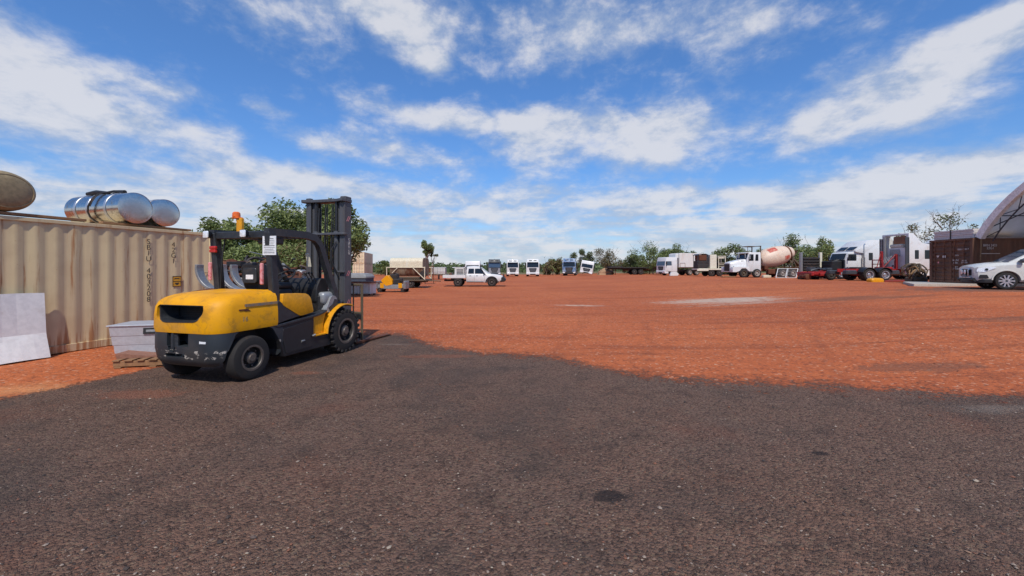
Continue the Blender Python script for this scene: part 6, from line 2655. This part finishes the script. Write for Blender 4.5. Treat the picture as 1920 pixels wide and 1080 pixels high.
# ------------------------------------------------------------------ white four wheel drive
def build_suv():
    root = thing('four_wheel_drive', 'white four wheel drive with a driving light bar entering from the right edge', 'car', (23.60, 20.12, G(24, 20.0)), R(180 - 28))
    root.scale = (1, 1, 1.06)
    # origin at the front axle; x forward
    mb = MB()

    def h(w, zb, z1, zs, zt, wt):
        return [(0, zb), (w * .90, zb), (w * .985, zb + .10), (w, z1), (w * .985, zs), (wt, zt), (0, zt + .035)]
    secs = [(-3.7, h(.80, .50, .75, 1.02, 1.10, .70)), (-3.62, h(.90, .42, .75, 1.05, 1.14, .82)), (-2.8, h(.93, .34, .72, 1.04, 1.13, .84)), (-1.2, h(.93, .33, .70, 1.02, 1.11, .84)), (-.72, h(.93, .33, .72, 1.03, 1.12, .83)),
            (-.3, h(.94, .36, .76, 1.02, 1.13, .80)), (.25, h(.94, .38, .76, .98, 1.10, .78)), (.58, h(.90, .38, .70, .92, 1.04, .72)), (.80, h(.86, .36, .66, .93, .985, .68)), (.90, h(.76, .38, .64, .88, .93, .60))]
    secs = [(x + (.12 if x > .4 else 0), [(y, z * 1.09 if z > .6 else z) for y, z in r_]) for x, r_ in secs]
    car_loft(mb, secs)
    body = mb.build('body', 'white_suv', root, 40)
    c = MB()
    for s in (1, -1):
        for x in (0, -2.85):
            c.tube([(x, s * .58, .39), (x, s * 1.2, .39)], .455, 28)
    cut(body, [c])
    mb = MB()

    def gh(hw, zb, z, t):
        return [(0, zb), (hw, zb), (t + .03, z - .06), (t - .05, z), (0, z + .025)]
    car_loft(mb, [(-3.62, gh(.80, 1.16, 1.28, .76)), (-3.3, gh(.84, 1.16, 1.86, .66)), (-2.6, gh(.86, 1.16, 1.92, .68)), (-1.6, gh(.865, 1.15, 1.90, .68)), (-1.12, gh(.865, 1.15, 1.80, .68)), (-.12, gh(.83, 1.15, 1.22, .76))])
    cab = mb.build('cabin', 'white_suv', root, 40)
    mb = MB()
    mb.quad((-.135, -.72, 1.25), (-.135, .72, 1.25), (-1.105, .60, 1.825), (-1.105, -.60, 1.825))
    mb.build('windscreen', 'glass_blue', cab)
    for s in (1, -1):
        def gy(z):
            return s * (.868 - (z - 1.15) * .252 + .012)
        for poly in ([(-1.62, 1.25), (-.36, 1.25), (-1.12, 1.74), (-1.62, 1.78)], [(-2.62, 1.25), (-1.70, 1.25), (-1.70, 1.78), (-2.58, 1.79)], [(-3.4, 1.27), (-2.70, 1.25), (-2.68, 1.79), (-3.2, 1.75)]):
            q = rounded(poly, .05, 3)
            mb = MB()
            mb.add([(x, gy(z), z) for x, z in q], [tuple(range(len(q)))])
            mb.build('side_window', 'glass_blue', cab)
        mb = MB()
        mb.tube([(-1.4, s * .66, 1.88), (-1.6, s * .66, 1.96), (-2.9, s * .66, 1.97), (-3.1, s * .66, 1.91)], .022, 6)
        mb.build('roof_rail', 'dull_alloy', cab)
        mb = MB()
        mb.box((-.48, s * 1.0, 1.27), (.16, .22, .17), 0, .05, seg=2)
        mb.build('mirror', 'charcoal_paint', root)
        mb = MB()
        mb.tube([(.92, s * .62, 1.005), (.40, s * .76, 1.165), (-.12, s * .80, 1.225)], .007, 4)
        mb.build('bonnet_gap', 'charcoal_paint', body)
        mb = MB()
        for x in (-.70, -1.76):
            mb.box((x, s * .9335, .74), (.010, .008, .66))
        mb.build('door_gap', 'charcoal_paint', body)
        for x in (-1.5, -2.45):
            mb = MB()
            mb.box((x, s * .945, .95), (.18, .03, .035), 0, .012)
            mb.build('handle', 'chrome', body)
        mb = MB()
        mb.box((-1.42, s * .90, .36), (1.7, .16, .08), 0, .03)
        mb.build('side_step', 'dull_alloy', root)
        # headlight swept back
        mb = MB()
        q = rounded([(.97, .80), (.74, .78), (.34, .97), (.40, 1.02), (.80, .99), (.95, .93)], .03, 2)

        def hy(x):
            pts = [(-.3, .945), (.37, .945), (.70, .905), (.92, .865), (1.02, .765)]
            for (a, b), (c_, d) in zip(pts, pts[1:]):
                if a <= x <= c_:
                    return b + (d - b) * (x - a) / (c_ - a)
            return .9
        q3 = [(x, s * (hy(x) - max(0, (z - .97)) * .5 + .014), z) for x, z in q]
        mb.add(q3 + [(x, y - s * .05, z) for x, y, z in q3], [tuple(range(len(q)))] + [(i, (i + 1) % len(q), len(q) + (i + 1) % len(q), len(q) + i) for i in range(len(q))])
        hl = mb.build('headlight', 'lamp_glass', root)
        mb = MB()
        mb.tube([(.66, s * (hy(.66) + .006), .90), (.66, s * (hy(.66) + .030), .90)], .055, 12)
        mb.build('projector', 'glass_dark', hl)
        mb = MB()
        q = rounded([(.92, .48), (.58, .50), (.64, .66), (.88, .66)], .03, 2)
        q3 = [(x, s * (hy(x) + .014), z) for x, z in q]
        mb.add(q3, [tuple(range(len(q)))])
        mb.build('fog_lamp', 'black_plastic', root)
        mb = MB()
        pts = [(.51 * math.cos(a), .39 + .50 * math.sin(a)) for a in [R(4 + 172 * k / 14) for k in range(15)]]
        inn = [(u * .90, .39 + (v - .39) * .90) for u, v in pts]
        mb.prism(pts + inn[::-1], 'y', s * .86, s * .948, 0, .004)
        mb.build('wheel_arch', 'white_suv', root)
        for x in (0, -2.85):
            wheel(root, (x, s * .80, .385), .385, .25, (0, s, 0), rim=['charcoal_paint', 'rim_alloy'], n=36, rr=.70, spokes=10, bolts=0)
    mb = MB()
    mb.box((.95, 0, .76), (.16, 1.12, .36), 0, .05)
    mb.build('grille', 'black_plastic', root)
    mb = MB()
    for y in (-.36, .36):
        mb.tube([(1.0, y, .52), (1.08, y, .60), (1.09, y, .88), (1.02, y, .93)], .03, 8)
    mb.tube([(1.02, -.36, .93), (1.05, 0, .94), (1.02, .36, .93)], .03, 8)
    mb.tube([(1.05, -.55, .53), (1.09, 0, .53), (1.05, .55, .53)], .03, 8)
    mb.build('nudge_bar', 'dull_alloy', root)
    for y in (-.15, .15):
        mb = MB()
        mb.lathe([(.05, -.08), (.11, -.03), (.125, .02), (.12, .03)], (1.10, y, .78), (1, 0, 0), 18)
        sp_ = mb.build('spot_light', 'black_plastic', root)
        mb = MB()
        mb.lathe([(.112, .0), (.10, .012), (.02, .02)], (1.13, y, .78), (1, 0, 0), 18)
        mb.build('lens', 'lamp_glass', sp_)
    mb = MB()
    plan_ = [(.46, .935), (.72, .925), (.92, .80), (1.04, .60), (1.09, .3)]
    mb.prism(plan_ + [(x, -y) for x, y in reversed(plan_)], 'z', .29, .45, 0, .02)
    mb.prism(rounded([(.55, .30), (1.04, .34), (1.10, .44), (1.04, .52), (.55, .46)], .04, 2), 'y', -.78, .78, 0, .03)
    mb.build('bumper', 'black_plastic', root)
    mb = MB()
    mb.box((1.105, 0, .60), (.012, .37, .12), 0, .003)
    mb.build('number_plate', 'tarp_grey', root)
    mb = MB()
    mb.box((-1.4, 0, .35), (3.4, 1.2, .12), 0, .02)
    mb.build('underbody', 'black_plastic', root)
    return root


build_suv()


# ------------------------------------------------------------------ trees
def make_tree(name, label, loc, h, crown, seed, leaf=('leaf_olive', 'leaf_dark'), n=2500, ls=.16, bark='bark', trunk_r=.12, fork=.35, clumps=26, group=None, bare=0, spread=1.0, cat='tree', flat=1.0, lean=0.0, stems=1, low=None):
    """crown: (rx, ry, zlow, zhigh) in local metres"""
    rnd = random.Random(seed)
    root = thing(name, label, cat, loc, rnd.uniform(0, .5), group)
    rx, ry, z0, z1 = crown
    cc = Vector((lean, 0, (z0 + z1) / 2))
    rz = (z1 - z0) / 2
    cl = []
    for k in range(clumps):
        for _ in range(30):
            v = Vector((rnd.uniform(-1, 1), rnd.uniform(-1, 1), rnd.uniform(-1, 1)))
            if (.12 if k % 3 else .6) < v.length < 1:
                break
        bump_ = rnd.uniform(.78, 1.12)
        cl.append((cc + Vector((v.x * rx * bump_, v.y * ry * bump_, v.z * rz * bump_)), rnd.uniform(.20, .40) * min(rx, rz * 1.3) * spread))
    mb = MB()
    for q in range(stems):
        bx = (q - (stems - 1) / 2) * rx * .45
        top = Vector((bx * .7 + lean, rnd.uniform(-.1, .1), z0 + (z1 - z0) * .45))
        f = Vector((bx + lean * .3, 0, max(.25, h * fork)))
        mb.tube([(bx, 0, -.1), (bx + .03 * h * rnd.uniform(-1, 1), .02 * h * rnd.uniform(-1, 1), f.z * .5), f, (f + top) / 2 + Vector((rnd.uniform(-.1, .1), 0, 0)) * rx, top], [trunk_r * 1.25, trunk_r, trunk_r * .85, trunk_r * .6, trunk_r * .25], 8)
        for (c, r) in cl[q::stems][:14]:
            mid = (f + c) / 2 + Vector((rnd.uniform(-.15, .15), rnd.uniform(-.15, .15), -.06)) * rx
            mb.tube([f + (top - f) * rnd.uniform(0, .5), mid, c], [trunk_r * .42, trunk_r * .26, trunk_r * .08], 5)
    for k in range(bare):
        a = rnd.uniform(0, 6.28)
        s = cc + Vector((math.cos(a) * rx * .3, math.sin(a) * ry * .3, rz * .3))
        e = cc + Vector((math.cos(a) * rx * rnd.uniform(.4, 1.0), math.sin(a) * ry * .8, rz * rnd.uniform(.7, 1.2)))
        mid = (s + e) / 2 + Vector((rnd.uniform(-.2, .2), 0, rnd.uniform(-.1, .1))) * rx
        mb.tube([s, mid, e], [trunk_r * .3, trunk_r * .2, trunk_r * .06], 4)
        for _ in range(3):
            u = rnd.uniform(.4, .95)
            b0 = mid.lerp(e, u)
            mb.tube([b0, b0 + Vector((rnd.uniform(-.4, .4), rnd.uniform(-.4, .4), rnd.uniform(.1, .5))) * rx * .5], [trunk_r * .12, trunk_r * .04], 4)
    mb.build('trunk', bark, root, 40)
    vs, fs, mi = [], [], []
    tot = sum(r ** 2 for _, r in cl)
    for (c, r) in cl:
        k = int(n * r * r / tot)
        tone = rnd.random()
        for _ in range(k):
            d = Vector((rnd.gauss(0, 1), rnd.gauss(0, 1), rnd.gauss(0, 1)))
            if d.length < .01:
                continue
            d.normalize()
            p = c + Vector((d.x, d.y, d.z * flat)) * r * (rnd.random() ** .38) * (1.25 if rnd.random() < .12 else 1)
            if low is not None and p.z < low:
                p.z = low + rnd.random() * .2
            a = Vector((rnd.uniform(-1, 1), rnd.uniform(-1, 1), rnd.uniform(-.9, .5))).normalized()
            b = a.cross(Vector((rnd.uniform(-1, 1), rnd.uniform(-1, 1), rnd.uniform(-1, 1))))
            if b.length < .05:
                continue
            b.normalize()
            s = ls * rnd.uniform(.6, 1.35)
            o = len(vs)
            vs += [p - a * s * .5, p + b * s * .2, p + a * s * .5, p - b * s * .2]
            fs.append((o, o + 1, o + 2, o + 3))
            mi.append(0 if rnd.random() < .30 + .5 * tone else 1)
    me = bpy.data.meshes.new('crown')
    me.from_pydata(vs, [], fs)
    for m in leaf:
        me.materials.append(M(m))
    me.polygons.foreach_set('material_index', mi)
    o = bpy.data.objects.new('crown', me)
    COL.objects.link(o)
    o.parent = root
    return root


def at(px_, Y):
    return (PX(px_, Y), Y, G(PX(px_, Y), Y))


# the leafy trees right behind the forklift
make_tree('broadleaf_tree', 'tall leafy green tree directly behind the forklift mast', at(632, 22.5), 5.2, (1.55, 1.5, 1.95, 5.2), 11, n=12500, ls=.21, clumps=54, trunk_r=.13, fork=.22, spread=1.0)
make_tree('broadleaf_tree', 'wide leafy green tree behind the forklift cab roof', at(545, 23.5), 5.2, (2.3, 1.7, 1.2, 5.3), 23, n=14000, ls=.21, clumps=58, trunk_r=.14, fork=.22)
make_tree('broadleaf_tree', 'smaller leafy tree by the far corner of the tan container', at(422, 21.5), 4.5, (1.5, 1.3, 1.2, 4.65), 37, n=9000, ls=.20, clumps=36, trunk_r=.10, fork=.25)
make_tree('leafy_bush', 'dense green bush growing low between scrap heap and leafy trees', at(478, 20.5), 2.6, (1.7, 1.2, .6, 2.9), 41, n=11000, ls=.17, clumps=30, trunk_r=.07, fork=.12, stems=3, cat='bush', leaf=('leaf_olive', 'leaf_olive'))
make_tree('leafy_bush', 'brownish green bush behind the forklift seat', at(540, 20), 2.2, (1.3, 1.0, .5, 2.5), 43, n=7000, ls=.17, clumps=22, trunk_r=.06, fork=.12, stems=3, cat='bush', leaf=('leaf_dry', 'leaf_olive'))
# lone gum beyond the tank trailer
make_tree('gum_tree', 'tall lone gum tree with a bare pale trunk beyond the water tank', at(800, 100), 8.2, (1.9, 1.7, 4.9, 8.2), 5, n=3200, ls=.40, clumps=18, bark='bark_pale', trunk_r=.34, fork=.45, leaf=('leaf_dark', 'leaf_olive'))
make_tree('gum_tree', 'small sparse side gum leaning right of the lone tall gum', at(809, 101), 5.6, (1.2, .8, 4.4, 5.6), 6, n=500, ls=.40, clumps=7, bark='bark_pale', trunk_r=.12, fork=.5, leaf=('leaf_dark', 'leaf_grey'), lean=.8)
make_tree('green_bush', 'rounded dark green bush between cream containers and water tank', at(722, 96), 3.0, (2.6, 1.6, .2, 3.1), 7, n=3500, ls=.36, clumps=24, trunk_r=.1, fork=.1, cat='bush', leaf=('leaf_dark', 'leaf_olive'))
D_ = [
    (1192, 92, 2.2, .3, 4.4, 71, ('leaf_dark', 'leaf_grey'), 2, 'low dark bush left of the big dark tree at the flat trailer end'),
    (1248, 92, 2.6, .4, 5.6, 72, ('leaf_dark', 'leaf_olive'), 2, 'dense dark tree above the cab of the white box truck'),
    (1284, 97, 2.6, .4, 5.4, 73, ('leaf_olive', 'leaf_dark'), 1, 'green tree behind the middle of the white fridge body'),
    (1412, 86, 2.4, .4, 4.6, 74, ('leaf_olive', 'leaf_dark'), 1, 'green bush behind the mixer cab'),
    # px, depth, half width m, low, high, seed, leaf pair, bare twigs, label
    (1030, 96, 2.6, .2, 3.9, 51, ('leaf_dry', 'leaf_olive'), 2, 'reddish brown bush right of the right white cab-over truck'),
    (1046, 97, 1.3, .2, 3.6, 52, ('leaf_olive', 'leaf_dark'), 0, 'slim green bush left of the blue truck'),
    (1088, 98, 2.2, 1.2, 5.9, 53, ('leaf_grey', 'leaf_dark'), 3, 'sparse grey green tree above the tilted white cab'),
    (1140, 97, 2.7, .8, 5.9, 54, ('leaf_grey', 'leaf_dry'), 9, 'twiggy half bare tree behind the rubble heap'),
    (1176, 103, 2.0, .3, 2.6, 55, ('leaf_grey', 'leaf_dark'), 2, 'low grey bush behind the dark flat trailer'),
    (1212, 90, 3.2, .6, 6.8, 56, ('leaf_dark', 'leaf_olive'), 8, 'big dark tree with dead branches at the right end of the flat trailer'),
    (1232, 84, 2.6, .3, 4.6, 57, ('leaf_olive', 'leaf_dark'), 2, 'leafy tree just left of the white box truck'),
    (1268, 88, 2.8, .8, 6.0, 58, ('leaf_dark', 'leaf_olive'), 3, 'rounded dark tree directly behind the white box truck'),
    (1296, 92, 2.0, .8, 5.6, 59, ('leaf_dark', 'leaf_grey'), 2, 'thin dark tree behind the right end of the white fridge body'),
    (1368, 78, 3.0, .8, 6.0, 60, ('leaf_dark', 'leaf_olive'), 1, 'dark bushy tree between flat trailer cabinets and the mixer cab'),
    (1352, 80, 1.6, .8, 4.6, 61, ('leaf_grey', 'leaf_dark'), 2, 'small grey tree left of the dark bushy tree by the mixer'),
    (1490, 72, 3.0, .8, 6.3, 62, ('leaf_dark', 'leaf_olive'), 2, 'dark tree behind the rear of the mixer drum'),
    (1522, 66, 3.2, .6, 6.2, 63, ('leaf_olive', 'leaf_dark'), 1, 'broad green tree behind the two grey posts'),
    (1546, 68, 1.8, .5, 5.0, 64, ('leaf_dark', 'leaf_olive'), 1, 'narrow dark tree left of the open engine bay'),
    (1728, 62, 2.0, 3.6, 8.1, 65, ('leaf_grey', 'leaf_dry'), 5, 'sparse tree top above the third white sleeper truck'),
    (1704, 64, 1.2, 3.6, 7.6, 66, ('leaf_grey', 'leaf_dark'), 4, 'small sparse tree top left of the one above the sleeper trucks'),
    (1780, 52, 2.2, 3.8, 8.2, 67, ('leaf_grey', 'leaf_dark'), 10, 'wind swept twiggy tree above the panel stack on the brown container'),
    (1826, 54, 1.4, 3.8, 7.0, 68, ('leaf_dark', 'leaf_grey'), 5, 'small dark tree top beside the dome shelter foot'),
]
for (px_, Y, hwid, zl, zh, sd, lf, br, lb) in D_:
    big_ = (zh - zl) * (.28 if px_ > 1700 else 1)
    make_tree('scrub_tree' if zh > 4 else 'scrub_bush', lb, at(px_, Y), zh, (hwid * 1.3, hwid, zl * .6, zh * 1.02), sd, leaf=lf, n=int((400 if px_ > 1700 else 2000) + 850 * hwid * big_ / 3 * (.4 if br > 4 else 1)), ls=.34, clumps=int(12 + 3 * hwid), trunk_r=.11, fork=.2, bare=br, spread=.9, stems=2, cat='tree' if zh > 4 else 'bush')


# far scrub line along the horizon: one mass
def far_scrub():
    rnd = random.Random(77)
    vs, fs, mi = [], [], []
    for k in range(900):
        a = rnd.uniform(-1.05, 1.05)
        dist = rnd.uniform(150, 330)
        x, y = dist * math.tan(a) * .9, dist
        if abs(x) > 420:
            continue
        hgt = rnd.uniform(2.0, 4.0) * (1 if rnd.random() < .85 else 1.5) * dist / 200
        w = hgt * rnd.uniform(.8, 1.6)
        for _ in range(46):
            d = Vector((rnd.gauss(0, .5), rnd.gauss(0, .5), rnd.random()))
            p = Vector((x + d.x * w, y + d.y * w, d.z * hgt * (1 - min(.7, abs(d.x) * .5))))
            s = rnd.uniform(.5, 1.1) * dist / 200
            q = Vector((rnd.uniform(-1, 1), rnd.uniform(-1, 1), rnd.uniform(-1, 1))).normalized()
            r = q.cross(Vector((rnd.uniform(-1, 1), rnd.uniform(-1, 1), rnd.uniform(-1, 1)))).normalized()
            o = len(vs)
            vs += [p - q * s, p + r * s * .5, p + q * s, p - r * s * .5]
            fs.append((o, o + 1, o + 2, o + 3))
            mi.append(rnd.choice((0, 0, 1)))
    me = bpy.data.meshes.new('far_scrub')
    me.from_pydata(vs, [], fs)
    me.materials.append(M('leaf_dark'))
    me.materials.append(M('leaf_grey'))
    me.polygons.foreach_set('material_index', mi)
    o = bpy.data.objects.new('far_scrub', me)
    COL.objects.link(o)
    tag(o, 'low dark line of scrub along the horizon behind the yard', 'scrub', kind='stuff')


far_scrub()
